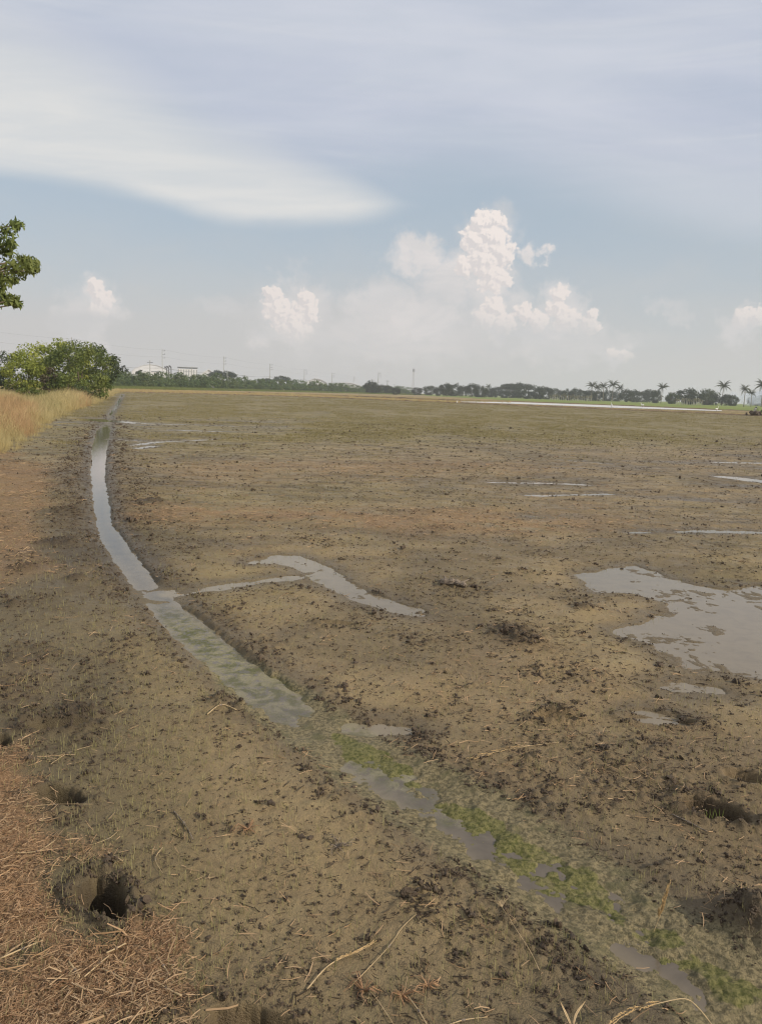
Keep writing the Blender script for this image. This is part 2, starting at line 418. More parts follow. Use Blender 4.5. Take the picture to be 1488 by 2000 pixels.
LUMW = [(G(l[0], l[1], .045), l[2], l[3]) for l in LUMPS]
def wet_dist(x, y):
    """signed distance to open water, near field"""
    nz = 0.09 * fbm(x, y, .22, 3, 41); nz2 = np.minimum(1, .3 + y / 12.0)
    nz = nz * nz2
    fn = .055 * fbm(x, y, .055, 3, 43, .6) * np.minimum(1, .5 + y / 8.0)
    d = seg_dist(x, y, DP, DW) + 0.45 * nz + fn
    p = np.full(x.shape, 1e3)
    for pts, ws in PUD:
        far = pts[0][1] > 8
        p = np.minimum(p, seg_dist(x, y, pts, ws) + (1.4 if far else 1.1) * nz + (0.12 * fbm(x, y, .5, 2, 5) if far else 0))
    for pl_ in PUDPOLY:
        p = np.minimum(p, poly_dist(x, y, pl_) + 1.7 * nz + .28 * fbm(x, y, .8, 3, 77) - .02)
    # thin films of water in the middle distance
    px_, py_ = proj(x, y)
    film = .9 * (.30 - fbm(x * .22, y, .8, 4, 95)) + .6 * sst(np.abs(py_ - 960), 60, 130) + .6 * sst(px_, 1050, 800)
    film2 = .9 * (.27 - fbm(x * .15, y, 1.6, 4, 96)) + .8 * sst(np.abs(py_ - 845), 20, 45) + .6 * sst(px_, 520, 760)
    p = np.minimum(p, np.where(y > 6, np.minimum(film, film2), 9))
    return d, p + fn
def clodmask(x, y, dd):
    m = sst(fbm(x, y, .42, 4, 21, .65), .0, .24) * .65
    m = np.maximum(m, .75 * np.exp(-((dd - .12) / .10) ** 2) * (dd > 0) * sst(fbm(x, y, .35, 3, 8), -.15, .22))
    m = np.maximum(m, .8 * np.exp(-((dd - .13) / .16) ** 2) * (dd > 0) * sst(y, 3.8, 5.5) * sst(fbm(x, y, .25, 3, 88), -.3, .05))
    m = np.maximum(m, .9 * np.exp(-((dd - .30) / .5) ** 2) * (dd > 0) * sst(y, 6.5, 9))
    for (c_, r, h) in LUMW:
        m = np.maximum(m, 1.2 * np.exp(-((x - c_[0]) ** 2 + (y - c_[1]) ** 2) / r ** 2))
    for h in HOLW:
        m = np.maximum(m, .85 * np.exp(-((hole_local(x, y, h) - 1.3) / .4) ** 2) * h[5])
    return np.clip(m, 0, 1)
def hole_local(x, y, h):
    (c_, L, Wd, D, ang, k) = h
    a = rad(ang); dx, dy = x - c_[0], y - c_[1]
    u = (dx * math.cos(a) + dy * math.sin(a)) / L; v = (-dx * math.sin(a) + dy * math.cos(a)) / Wd
    return np.hypot(u, v * (1 + .25 * u))
def hole_x(x, y):
    """distance to the ditch axis, positive to its right"""
    return x - np.interp(-y, [-p[1] for p in DP][:], [p[0] for p in DP][:])
def ground_z(x, y, dd=None, pp=None, fine=True):
    if dd is None: dd, pp = wet_dist(x, y)
    z = 0.036 + 0.022 * fbm(x, y, 1.9, 3, 1) + 0.012 * fbm(x, y, .45, 2, 2)
    z = z + .035 * sst(-(x + 0.25 * y), 0.3, 1.3) * sst(y, 6, 2)
    cm = clodmask(x, y, dd)
    if fine:
        z = z + 0.014 * fbm(x, y, .09, 4, 3, .68)
        wd, wv = worley(x + .012 * fbm(x, y, .05, 2, 9), y + .012 * fbm(x, y, .05, 2, 10), .055, 4)
        z = z + .022 * sst(wv, .70 - .5 * cm, .95 - .35 * cm) * sst(wd, .55, .08) * (0.25 + .75 * cm)
        wd2, wv2 = worley(x, y, .022, 6)
        z = z + .010 * sst(wv2, .75 - .6 * cm, 1.0 - .35 * cm) * sst(wd2, .6, .1) * (0.2 + .8 * cm)
    for (c_, r, h) in LUMW:
        z = z + h * np.exp(-((x - c_[0]) ** 2 + (y - c_[1]) ** 2) / r ** 2 * 1.6) * (1 + .8 * fbm(x, y, .08, 3, 12))
    # water lies at z = 0
    near = sst(y + 2.6 * fbm(x, y, .30, 5, 98, .65), 4.5, 2.9)
    z = z - (z - .014) * sst(dd, .22, .02) * .55 * (1 - cm * .6)
    t = sst(dd, .035 + .07 * near, -.05 - .05 * near); z = z * (1 - t) + t * (-.028 + .02 * fbm(x, y, .16, 3, 14) * (1 - near))
                          # silted, weedy ditch in the foreground
    z = z + t * near * (.0265 + .052 * fbm(x, y, .13, 5, 15, .72) + .011 * sst(hole_x(x, y), -.10, .08))
    z = z - (z - .006 - .012 * fbm(x, y, .12, 4, 27, .6) - .010 * cm) * sst(pp, .45, .03) * .9
    pq = proj(x, y)[1]; z = z + t * .045 * np.exp(-((pq - 819) / 9) ** 2)
    t = sst(pp, .05, .0); z = z * (1 - t) + t * np.minimum(z, -.008 - .010 * (y > 8) + (.046 - .026 * (y > 8)) * fbm(x + .1 * fbm(x, y, .2, 3, 71), y + .1 * fbm(x, y, .2, 3, 72), .26, 6, 18, .75) + .006 * cm)
    for h in HOLW:
        q = hole_local(x, y, h) + .40 * fbm(x, y, .055, 5, 19, .65)
        rim = np.exp(-((q - 1.25) / .25) ** 2) * h[5] * .016 * (1 + 1.8 * fbm(x, y, .07, 3, 24))
        t = sst(q, 1.0, .84)
        z = z + rim * (1 + fbm(x, y, .05, 2, 20)) - t * h[3] * (0.92 + .5 * fbm(x, y, .05, 4, 22, .65))
    return z
# px-space regions of litter and colour on the ground
RG_STRAW1 = [(-500, 1480), (40, 1495), (95, 1545), (60, 1575), (120, 1620), (190, 1665), (285, 1695), (280, 1730), (180, 1700), (130, 1720),
             (120, 1790), (150, 1830), (270, 1830), (330, 1880), (400, 1960), (430, 2200), (-500, 2200)]
RG_STRAW2 = [(-600, 880), (20, 880), (80, 905), (110, 950), (100, 1010), (110, 1060), (130, 1120), (60, 1140), (-600, 1160)]
def straw_amt(x, y):
    px, py = proj(x, y)
    n = fbm(x, y, .35, 4, 31)
    s1 = sst(poly_dist(px, py, RG_STRAW1) + 170 * n, 22, -40)
    s1 = s1 * sst(fbm(x, y, .16, 2, 32), -.34, -.12)
    s2 = .70 * sst(poly_dist(px, py, RG_STRAW2) + 110 * fbm(x, y, 1.2, 4, 33), 15, -45)
    band = 1002 + 22 * np.sin((px - 200) / 330) + np.maximum(px - 900, 0) * .06
    s3 = .55 * np.exp(-((py - band - 60 * fbm(x, y, 2.5, 3, 34)) / 26) ** 2) * sst(px, 215, 260) * sst(px, 1350, 1000)
    s4 = .30 * np.exp(-((py - 925 - 50 * fbm(x, y, 3, 3, 35)) / 18) ** 2) * sst(px, 260, 400) * sst(px, 1250, 900)
    s5 = .14 * sst(fbm(x, y, 1.1, 3, 36), .14, .3)
    return np.clip(np.maximum.reduce([s1, s2, s3 * sst(n, -.3, .05) * 1.3, s4, s5 * (y < 14)]), 0, 1), s1
def olive_amt(x, y):
    px, py = proj(x, y)
    far = sst(py, 905 + 60 * fbm(x, y, 4, 3, 37) - (px - 700) * .02, 850)
    b = .55 * np.exp(-((py - 970 - 60 * fbm(x, y, 3, 3, 38)) / 24) ** 2) * sst(px, 1100, 600) * sst(px, 230, 260)
    c_ = .30 * sst(fbm(x, y, 1.4, 3, 39), 0, .25) * sst(y, 3.5, 7)
    l_ = .12 * (px < 400) * sst(py, 1100, 1250)
    return np.clip(np.maximum.reduce([far, b, c_, l_]), 0, 1)

# ------------------------------------------------------------------ materials
def newmat(name):
    m = bpy.data.materials.new(name); m.use_nodes = True
    return m, NT(m.node_tree)
def simple(name, col, rough=0.8, var=0.0, scale=5.0, spec=0.3, metal=0.0, col2=None, bump=0.0, bscale=20.0):
    m, t = newmat(name)
    pos = t.n('ShaderNodeNewGeometry').outputs['Position']
    c1 = (*col, 1)
    if var or col2:
        n = t.noise(pos, scale, 4, .6)
        c2 = col2 or tuple(v * (1 - var) for v in col); c1 = t.mix(t.ss(n, .3, .7), c2, tuple(v * (1 + var * .6) for v in col))
    b = t.n('ShaderNodeBsdfPrincipled', Base_Color=c1, Roughness=rough, Metallic=metal)
    b.inputs['Specular IOR Level'].default_value = spec
    if bump:
        bn = t.n('ShaderNodeBump', Strength=bump, Distance=.02, Height=t.noise(pos, bscale, 4, .6)); t.set(b.inputs['Normal'], bn.outputs[0])
    t.out(b.outputs[0]); return m
def foliage(name, dark, light, yellow=None, trans=0.35, scale=1.5):
    m, t = newmat(name)
    g = t.n('ShaderNodeNewGeometry')
    oi = t.n('ShaderNodeObjectInfo')
    f = t.mix(g.outputs['Random Per Island'], dark, light)
    n = t.noise(g.outputs['Position'], scale, 3, .6)
    f = t.mix(t.ss(n, .38, .68), f, yellow or light)
    f = t.mix(t.m('MULTIPLY', oi.outputs['Random'], .5), f, tuple(v * .62 for v in dark))
    d = t.n('ShaderNodeBsdfPrincipled', Base_Color=f, Roughness=.55)
    d.inputs['Specular IOR Level'].default_value = .25
    tr = t.n('ShaderNodeBsdfTranslucent', Color=t.mix(.5, f, light))
    mx = t.n('ShaderNodeMixShader', i0=trans, i1=d.outputs[0], i2=tr.outputs[0])
    t.out(mx.outputs[0]); return m

MUD_A, MUD_B = (0.318, 0.234, 0.122), (0.228, 0.166, 0.088)
def mud_material():
    m, t = newmat('wet_mud')
    pos = t.n('ShaderNodeNewGeometry').outputs['Position']
    st, ol, dk, al, gr = (t.attr(k) for k in ('straw', 'olive', 'dark', 'algae', 'greyish'))
    nA = t.noise(pos, 1.1, 5, .62); nB = t.noise(pos, 9, 5, .65); nC = t.noise(pos, 60, 4, .65); nD = t.noise(pos, 240, 3, .6)
    c_ = t.mix(t.ss(nA, .35, .65), MUD_A, MUD_B)
    c_ = t.mix(t.m('MULTIPLY', t.ss(nB, .45, .7), .5), c_, (0.335, 0.262, 0.132))
    c_ = t.mix(t.m('MULTIPLY', gr, .75), c_, (0.108, 0.089, 0.058))
    oc = t.mix(t.ss(nA, .4, .62), (0.285, 0.225, 0.088), (0.205, 0.168, 0.062))
    c_ = t.mix(t.m('MULTIPLY', ol, t.ss(nB, .25, .7, .55, .95)), c_, oc)
    stv = t.n('ShaderNodeMapping', Vector=pos, Scale=(.30, 1.0, 1.0)).outputs[0]
    nS = t.noise(stv, .55, 6, .7); nS2 = t.noise(stv, 2.4, 5, .7)
    far = t.ss(t.n('ShaderNodeVectorMath', {'operation': 'LENGTH'}, i0=pos).outputs['Value'], 4, 10)
    c_ = t.mix(t.m('MULTIPLY', far, t.m('MULTIPLY', t.ss(nS, .48, .66), .55)), c_, (0.135, 0.102, 0.060))
    c_ = t.mix(t.m('MULTIPLY', far, t.m('MULTIPLY', t.ss(nS2, .52, .66), .60)), c_, (0.110, 0.084, 0.050))
    # shallow litter on the mud: reddish broken straw
    sc = t.mix(t.ss(nC, .35, .65), (0.235, 0.140, 0.072), (0.38, 0.245, 0.135))
    c_ = t.mix(t.m('MULTIPLY', st, t.ss(nB, .22, .6, .55, 1.0)), c_, sc)
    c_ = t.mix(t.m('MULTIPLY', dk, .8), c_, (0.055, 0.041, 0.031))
    spk = t.ss(nD, .60, .74); c_ = t.mix(t.m('MULTIPLY', spk, .6), c_, (0.07, 0.052, 0.032))
    spk2 = t.m('MULTIPLY', t.ss(nC, .60, .72), t.ss(nB, .42, .6)); c_ = t.mix(t.m('MULTIPLY', spk2, .7), c_, (0.10, 0.072, 0.045))
    ac = t.mix(t.ss(nC, .35, .6), (0.090, 0.092, 0.028), (0.200, 0.180, 0.070))
    silt = t.mix(t.ss(nC, .38, .6), (0.125, 0.104, 0.056), (0.275, 0.222, 0.120))
    silt = t.mix(t.ss(nB, .5, .68), silt, (0.14, 0.125, 0.062))
    c_ = t.mix(t.ss(al, .02, .4), c_, silt)
    c_ = t.mix(t.m('MULTIPLY', t.ss(al, .55, .85), t.ss(nB, .30, .5, .35, 1.0)), c_, ac)
    wet = t.ss(t.noise(pos, 3.2, 5, .7), .42, .62)
    so = t.attr('soaked')
    c_ = t.mix(t.m('MULTIPLY', t.m('MULTIPLY', so, t.m('SUBTRACT', 1.0, t.m('MULTIPLY', al, 1.8), clamp=True)), .62), c_, (0.125, 0.098, 0.064))
    rg = t.m('SUBTRACT', t.m('MULTIPLY_ADD', wet, -.22, .62), t.m('MULTIPLY', so, .18))
    rg = t.m('ADD', rg, t.m('MULTIPLY', t.m('MAXIMUM', st, al), .25), clamp=True)
    h = t.m('ADD', t.m('MULTIPLY', nB, .6), t.m('ADD', t.m('MULTIPLY', nC, .45), t.m('MULTIPLY', nD, .22)))
    bp = t.n('ShaderNodeBump', Strength=1.0, Distance=.018, Height=h)
    # coarse relief for the distance, where the mesh is too coarse for crumbs
    cd = t.n('ShaderNodeVectorMath', {'operation': 'LENGTH'}, i0=pos).outputs['Value']
    n5 = t.noise(pos, 2.2, 5, .75)
    bp2 = t.n('ShaderNodeBump', Strength=t.ss(cd, 5, 14, 0, 1.0), Distance=.12, Height=n5, Normal=bp.outputs[0])
    b = t.n('ShaderNodeBsdfPrincipled', Base_Color=c_, Roughness=rg, Normal=bp2.outputs[0])
    b.inputs['Specular IOR Level'].default_value = .12
    t.out(b.outputs[0]); return m
M_MUD = mud_material()
def water_material():
    m, t = newmat('muddy_water')
    pos = t.n('ShaderNodeNewGeometry').outputs['Position']
    al, sh = t.attr('algae'), t.attr('shallow')
    nB = t.noise(pos, 7, 5, .65, .5); nC = t.noise(pos, 42, 5, .72)
    c_ = t.mix(t.ss(nB, .3, .7), (0.105, 0.085, 0.062), (0.150, 0.122, 0.088))
    c_ = t.mix(t.m('MULTIPLY', sh, t.ss(nB, .3, .6, .8, 1.0)), c_, (0.255, 0.205, 0.130))
    a_ = t.m('MULTIPLY', al, t.ss(t.noise(pos, 22, 6, .75), .38, .53))
    grn = t.mix(t.ss(nB, .42, .58), (0.130, 0.130, 0.060), (0.285, 0.255, 0.155))
    c_ = t.mix(a_, c_, grn)
    bp = t.n('ShaderNodeBump', Strength=t.m('MULTIPLY_ADD', a_, .8, .03), Distance=.01, Height=nC)
    b = t.n('ShaderNodeBsdfPrincipled', Base_Color=c_, Roughness=t.m('MULTIPLY_ADD', a_, .62, .045), IOR=1.333, Normal=bp.outputs[0])
    t.set(b.inputs['Specular IOR Level'], t.m('MULTIPLY', t.m('MULTIPLY_ADD', sh, -.22, .5), t.m('MULTIPLY_ADD', a_, -.85, 1.0)))
    t.out(b.outputs[0]); return m
M_WATER = water_material()

# ------------------------------------------------------------------ ground sheet (polar grid: cells grow with distance)
A1 = np.arange(-.66, .661, .0023)
side = np.concatenate([np.linspace(.66, 1.1, 26)[1:], np.linspace(1.1, math.pi, 16)[1:]])
TH = np.concatenate([-side[::-1], A1, side])[1:]            # -pi dropped: closed by wrap
rr = list(np.linspace(.25, 1.25, 9))
r = 1.30
while r < 2200:
    rr.append(r)
    st_ = .0024 if r < 5 else (.0024 + (.0055 - .0024) * min(1, (r - 5) / 12) if r < 17 else (.0055 + .014 * min(1, (r - 17) / 100)))
    if r > 170: st_ = .06
    r *= 1 + st_
RR = np.array(rr)
nr, nt_ = len(RR), len(TH)
gx = (RR[:, None] * np.sin(TH)[None]); gy = (RR[:, None] * np.cos(TH)[None])
gx, gy = gx.ravel(), gy.ravel()
print('ground verts', nr, nt_, nr * nt_)
infr = (np.hypot(gx, gy) < 200)
dd = np.full(gx.shape, 50.0); pp = np.full(gx.shape, 50.0)
sel = infr & (gy > .8) & (np.abs(np.arctan2(gx, gy)) < .75)
dd[sel], pp[sel] = wet_dist(gx[sel], gy[sel])
gz = np.full(gx.shape, .036)
nearm = infr
gz[nearm] = ground_z(gx[nearm], gy[nearm], dd[nearm], pp[nearm])
# terrain beyond the field lies a touch lower, under the paddy sheets
straw = np.zeros(gx.shape); olive = np.ones(gx.shape); s1m = np.zeros(gx.shape)
straw[sel], s1m[sel] = straw_amt(gx[sel], gy[sel]); olive[sel] = olive_amt(gx[sel], gy[sel])
ALG1 = GL([(660, 1440), (720, 1480), (780, 1520), (830, 1545)]); ALG2 = GL([(850, 1575), (900, 1600), (960, 1640), (1030, 1680), (1110, 1735), (1200, 1790)])
ALG3 = GL([(1270, 1825), (1310, 1845)]); ALG4 = GL([(1300, 1890), (1350, 1885), (1390, 1905), (1400, 1940), (1460, 1945)])
def algae_amt(x, y, dd):  # how green the ditch is
    px, py = proj(x, y)
    base = sst(-dd + .10 * sst(y, 4.6, 3.6), -.02, .07) * sst(py, 1150, 1240)
    band = seg_dist(x, y, ALG1, [.05, .10, .08, .03]); band = np.minimum(band, seg_dist(x, y, ALG2, [.03, .09, .11, .10, .09, .04]))
    band = np.minimum(band, seg_dist(x, y, ALG3, [.05, .06])); band = np.minimum(band, seg_dist(x, y, ALG4, [.03, .05, .06, .05, .03]))
    band = sst(band + .16 * fbm(x, y, .14, 5, 53, .65), .025, -.03)
    core = sst(-dd, .03, .13) * sst(fbm(x, y, .22, 4, 51, .65) + .12 + .05 * sst(py, 1900, 1700), -.22, .34) * sst(hole_x(x, y) + .5 * fbm(x, y, .15, 3, 52), -.16, .02) * sst(py, 1380, 1450)
    return np.clip(np.maximum.reduce([base * (.5 + .4 * sst(y, 3.6, 4.4)), .6 * base * core, band]), 0, 1)
algae = np.zeros(gx.shape); algae[sel] = algae_amt(gx[sel], gy[sel], dd[sel])
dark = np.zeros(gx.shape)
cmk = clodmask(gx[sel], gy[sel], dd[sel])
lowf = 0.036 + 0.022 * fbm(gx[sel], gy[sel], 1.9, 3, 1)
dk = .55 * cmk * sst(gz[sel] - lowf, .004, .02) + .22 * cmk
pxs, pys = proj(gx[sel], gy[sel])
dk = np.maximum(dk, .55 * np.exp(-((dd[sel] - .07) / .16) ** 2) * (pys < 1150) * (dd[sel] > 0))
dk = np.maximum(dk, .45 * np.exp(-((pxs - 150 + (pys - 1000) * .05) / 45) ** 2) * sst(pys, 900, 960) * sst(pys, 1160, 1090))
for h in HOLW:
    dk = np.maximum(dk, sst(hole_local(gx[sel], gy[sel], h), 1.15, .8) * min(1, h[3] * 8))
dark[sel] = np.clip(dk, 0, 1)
grey = np.zeros(gx.shape); grey[sel] = np.clip(.9 * sst(pxs, 520, 60) * sst(pys, 930, 1050) + .5 * sst(fbm(gx[sel], gy[sel], 1.6, 3, 60), .02, .2) + .45 * sst(pys, 1700, 1950), 0, 1)
wn_ = np.minimum(dd, pp) + .10 * fbm(gx, gy, .25, 3, 65)
soak = sst(wn_, .26, .03)
I = np.arange(nr - 1)[:, None] * nt_; J = np.arange(nt_)[None]
Jn = (J + 1) % nt_
quads = np.stack([I + J, I + Jn, I + nt_ + Jn, I + nt_ + J], -1).reshape(-1, 4)[:, ::-1]
V = np.stack([gx, gy, gz], 1)
V = np.concatenate([V, [[0, 0, .036]]]); 
capT = np.stack([np.full(nt_, nr * nt_), Jn[0], J[0]], 1)
pad = lambda a: np.append(a, 0)
ground = mesh_np('ground', V, [quads, capT], M_MUD, smooth=True,
                 attrs={'straw': pad(straw), 'olive': pad(olive), 'dark': pad(dark), 'algae': pad(algae), 'greyish': pad(grey), 'soaked': pad(soak)})
tag(ground, 'wet grey-brown mud of the harvested paddy field', kind='structure')
# water: only where there is a channel or puddle
sub = (dd.reshape(nr, nt_) < .10) ; subp = (pp.reshape(nr, nt_) < .12)
inside = np.zeros((nr, nt_), bool)
def water_mesh(name, mask, label, step=3):
    mi = mask[::step, ::step]
    X_ = gx.reshape(nr, nt_)[::step, ::step]; Y_ = gy.reshape(nr, nt_)[::step, ::step]
    a_ = algae.reshape(nr, nt_)[::step, ::step]
    D_ = dd.reshape(nr, nt_)[::step, ::step]; P_ = pp.reshape(nr, nt_)[::step, ::step]
    fm = mi[:-1, :-1] | mi[1:, :-1] | mi[:-1, 1:] | mi[1:, 1:]
    idx = np.arange(mi.size).reshape(mi.shape)
    q = np.stack([idx[:-1, :-1], idx[1:, :-1], idx[1:, 1:], idx[:-1, 1:]], -1)[fm]
    used, invm = np.unique(q.ravel(), return_inverse=True)
    Vw = np.stack([X_.ravel()[used], Y_.ravel()[used], np.zeros(len(used))], 1)
    shal = np.clip(np.where(P_ < D_, .75 + 0 * P_, sst(D_, -.10, 0) * .5), 0, 1).ravel()[used]
    o = mesh_np(name, Vw, invm.reshape(-1, 4)[:, ::-1], M_WATER, smooth=True, attrs={'algae': a_.ravel()[used] * sst(Y_.ravel()[used] + 1.6 * fbm(X_.ravel()[used], Y_.ravel()[used], .2, 4, 99, .65), 2.5, 3.7), 'shallow': shal})
    return tag(o, label, kind='structure')
water_mesh('water', sub | subp, 'narrow water channel and shallow puddles in the mud')

# ------------------------------------------------------------------ scatter by geometry nodes
def scatter(name, pts, rots, scl, idx, templates, label, kind='stuff', mat=None, cat=None):
    cl = bpy.data.collections.new(name + '_pieces')
    for i, tpl in enumerate(templates):
        tpl.name = '%s_piece_%02d' % (name, i); cl.objects.link(tpl)
    me = bpy.data.meshes.new(name)
    me.vertices.add(len(pts)); me.vertices.foreach_set('co', np.ascontiguousarray(pts, np.float32).ravel())
    at = me.attributes.new('rot', 'FLOAT_VECTOR', 'POINT'); at.data.foreach_set('vector', np.ascontiguousarray(rots, np.float32).ravel())
    at = me.attributes.new('scl', 'FLOAT', 'POINT'); at.data.foreach_set('value', np.ascontiguousarray(scl, np.float32))
    at = me.attributes.new('idx', 'INT', 'POINT'); at.data.foreach_set('value', np.ascontiguousarray(idx, np.int32))
    o = bpy.data.objects.new(name, me); COL.objects.link(o)
    ng = bpy.data.node_groups.new(name + '_scatter', 'GeometryNodeTree')
    ng.interface.new_socket('Geometry', in_out='INPUT', socket_type='NodeSocketGeometry')
    ng.interface.new_socket('Geometry', in_out='OUTPUT', socket_type='NodeSocketGeometry')
    N = ng.nodes.new; L = ng.links.new
    gi, go = N('NodeGroupInput'), N('NodeGroupOutput')
    ci = N('GeometryNodeCollectionInfo'); ci.inputs['Collection'].default_value = cl
    ci.inputs['Separate Children'].default_value = True; ci.inputs['Reset Children'].default_value = True
    iop = N('GeometryNodeInstanceOnPoints'); iop.inputs['Pick Instance'].default_value = True
    def na(nm, ty):
        q = N('GeometryNodeInputNamedAttribute'); q.data_type = ty; q.inputs['Name'].default_value = nm; return q.outputs['Attribute']
    L(gi.outputs[0], iop.inputs['Points']); L(ci.outputs[0], iop.inputs['Instance'])
    L(na('idx', 'INT'), iop.inputs['Instance Index']); L(na('scl', 'FLOAT'), iop.inputs['Scale'])
    e2r = N('FunctionNodeEulerToRotation'); L(na('rot', 'FLOAT_VECTOR'), e2r.inputs[0]); L(e2r.outputs[0], iop.inputs['Rotation'])
    L(iop.outputs[0], go.inputs[0])
    md = o.modifiers.new('scatter', 'NODES'); md.node_group = ng
    tag(o, label, cat, kind=kind)
    return o
def view_points(n, r0, r1, power=1.0, half=.66):
    """random ground points over the view fan, density falling with distance (power 1: even per metre of depth per angle)"""
    u = RNG.random(n)
    rr_ = r0 * (r1 / r0) ** u if power == 0 else (r0 ** power + u * (r1 ** power - r0 ** power)) ** (1 / power)
    th = (RNG.random(n) * 2 - 1) * half
    return rr_ * np.sin(th), rr_ * np.cos(th)
def rz_rots(n, tilt=.25):
    return np.stack([RNG.normal(0, tilt, n), RNG.normal(0, tilt, n), RNG.random(n) * 6.283], 1)

M_CLOD = simple('dark_clod', (0.098, 0.070, 0.045), .6, .35, 25, .3, bump=.6, bscale=150)
def clod_tpl(seed):
    mb = MB(); rg = random.Random(seed)
    for k in range(rg.randint(5, 9)):
        s_ = rg.uniform(.12, .42)
        mb.blob((rg.gauss(0, .55), rg.gauss(0, .45), rg.uniform(-.05, .35) * (1 if k < 3 else .3)), (s_, s_ * rg.uniform(.4, .9), s_ * rg.uniform(.7, 1.5)), seed * 31 + k, .5, 1)
    return mb.build('crumbs', M_CLOD, link=False)
clods = [clod_tpl(s) for s in range(8)]
x, y = view_points(420000, 1.45, 40, 0)
dd_, pp_ = wet_dist(x, y)
cm = clodmask(x, y, dd_)
st_s, _ = straw_amt(x, y)
keep = (RNG.random(len(x)) < .10 + .25 * cm ** 1.5) & (dd_ > .02) & (pp_ > .0 - .35 * (RNG.random(len(x)) < .10)) & (st_s < .75 - .4 * RNG.random(len(x)))
for h in HOLW: keep &= hole_local(x, y, h) > 1.0
keep &= (RNG.random(len(x)) < np.clip(np.hypot(x, y) / 3.4, .45, 1))
x, y, cm = x[keep], y[keep], cm[keep]; n = len(x); print('clods', n)
z = ground_z(x, y)
sc_ = np.exp(RNG.normal(-5.0, .5, n)) * (.85 + .55 * cm) * np.clip(.75 + np.hypot(x, y) / 12, 1, 3.6)
scatter('mud_crumbs', np.stack([x, y, z - sc_ * .1], 1), rz_rots(n, .3), sc_, RNG.integers(0, 8, n), clods, 'small dark crumbs of mud strewn over the field and along the ditch')

# rice seedlings: thin pale blades
M_SEED = foliage('seedling_blade', (0.26, 0.235, 0.095), (0.40, 0.35, 0.17), trans=.3)
def blade_mesh(seed, nb, h, lean, wd, mat, spread=.0, seg=3):
    mb = MB(); rg = random.Random(seed)
    for k in range(nb):
        a_ = rg.uniform(0, 6.283); hh = h * rg.uniform(.55, 1.15); ln = lean * rg.uniform(.2, 1.3)
        ox, oy = rg.gauss(0, spread), rg.gauss(0, spread)
        pts, ws_ = [], []
        for i in range(seg + 1):
            f = i / seg
            pts.append((ox + math.cos(a_) * ln * hh * f ** 2, oy + math.sin(a_) * ln * hh * f ** 2, hh * f * (1 - .25 * ln * f)))
            ws_.append(wd * (1 - f ** 1.6) + .0004)
        mb.ribbon(pts, ws_, Vector((math.cos(a_ + .6), math.sin(a_ + .6), .05)))
    return mb.build('blade', mat, link=False)
seedt = [blade_mesh(s, 1 + s % 3, .036, .35, .0013, M_SEED, .006) for s in range(6)]
x, y = view_points(95000, 1.5, 13, 0, .64)
px, py = proj(x, y); dd_, pp_ = wet_dist(x, y)
pr = .07 + .24 * sst(px, 620, 250) * (py > 1100) + .15 * sst(fbm(x, y, .7, 3, 70), 0, .2) + .2 * (py < 1150)
sa_, s1q = straw_amt(x, y); pr = pr * (1 - .85 * s1q)
keep = (RNG.random(len(x)) < pr) & (dd_ > .06) & (pp_ > -.05)
for h in HOLW: keep &= hole_local(x, y, h) > 1.1
x, y = x[keep], y[keep]; n = len(x); print('seedlings', n)
scatter('rice_seedlings', np.stack([x, y, ground_z(x, y, fine=False) - .002], 1), rz_rots(n, .10), .75 + .5 * RNG.random(n), RNG.integers(0, 6, n), seedt,
        'thin pale rice seedlings sprouting from the mud')
# farther seedlings: fine tufts that turn the field olive
M_SEED2 = foliage('young_rice', (0.20, 0.175, 0.070), (0.34, 0.285, 0.125), trans=.4, scale=.4)
tuft2 = [blade_mesh(40 + s, 9, .055, .6, .010, M_SEED2, .10, 2) for s in range(5)]
x, y = view_points(150000, 8, 150, 0, .60)
ol = olive_amt(x, y); dd_, pp_ = wet_dist(x, y)
keep = (RNG.random(len(x)) < (.06 + .80 * ol ** 1.5) * sst(y + 5 * fbm(x, y, 3, 3, 91), 8, 34) * sst(fbm(x, y * .5, 2.5, 4, 92), -.28, .10)) & (dd_ > .25) & (pp_ > .35) & (x > -.40 * y - .5)
x, y = x[keep], y[keep]; n = len(x); print('tufts', n)
scatter('young_rice', np.stack([x, y, np.full(n, .03)], 1), rz_rots(n, .1), .5 + .6 * RNG.random(n) * .5 + y / 90, RNG.integers(0, 5, n), tuft2,
        'sparse young rice greening the far half of the field')

# straw litter
M_STRAW = foliage('straw', (0.34, 0.215, 0.115), (0.64, 0.46, 0.27), (0.46, 0.29, 0.155), trans=.12, scale=3)
M_STRAW2 = foliage('red_straw', (0.235, 0.125, 0.062), (0.46, 0.28, 0.15), trans=.12, scale=3)
def straw_tpl(seed, L, wd, mat, nb=5, spread=.03):
    mb = MB(); rg = random.Random(seed)
    for k in range(nb):
        l = L * rg.uniform(.3, 1.2); a_ = rg.uniform(0, 6.283); c0 = Vector((rg.gauss(0, spread), rg.gauss(0, spread), rg.uniform(.0, .008)))
        d = Vector((math.cos(a_), math.sin(a_), rg.gauss(0, .14))); b_ = Vector((-d.y, d.x, 0)) * rg.gauss(0, .05) * l
        pts = [c0 - d * l / 2, c0 + b_ * .9, c0 + d * l / 2]
        mb.tube(pts, [wd, wd, wd * .7], 3, False)
    return mb.build('straw_bit', mat, link=False)
stt = [straw_tpl(s, .018, .00075, M_STRAW if s % 2 else M_STRAW2, 8, .018) for s in range(6)] + [straw_tpl(20 + s, .045, .0013, M_STRAW, 3, .03) for s in range(3)] + \
      [straw_tpl(30 + s, .085, .0017, M_STRAW, 1, .0) for s in range(3)]
x, y = view_points(330000, 1.4, 24, 0, .66)
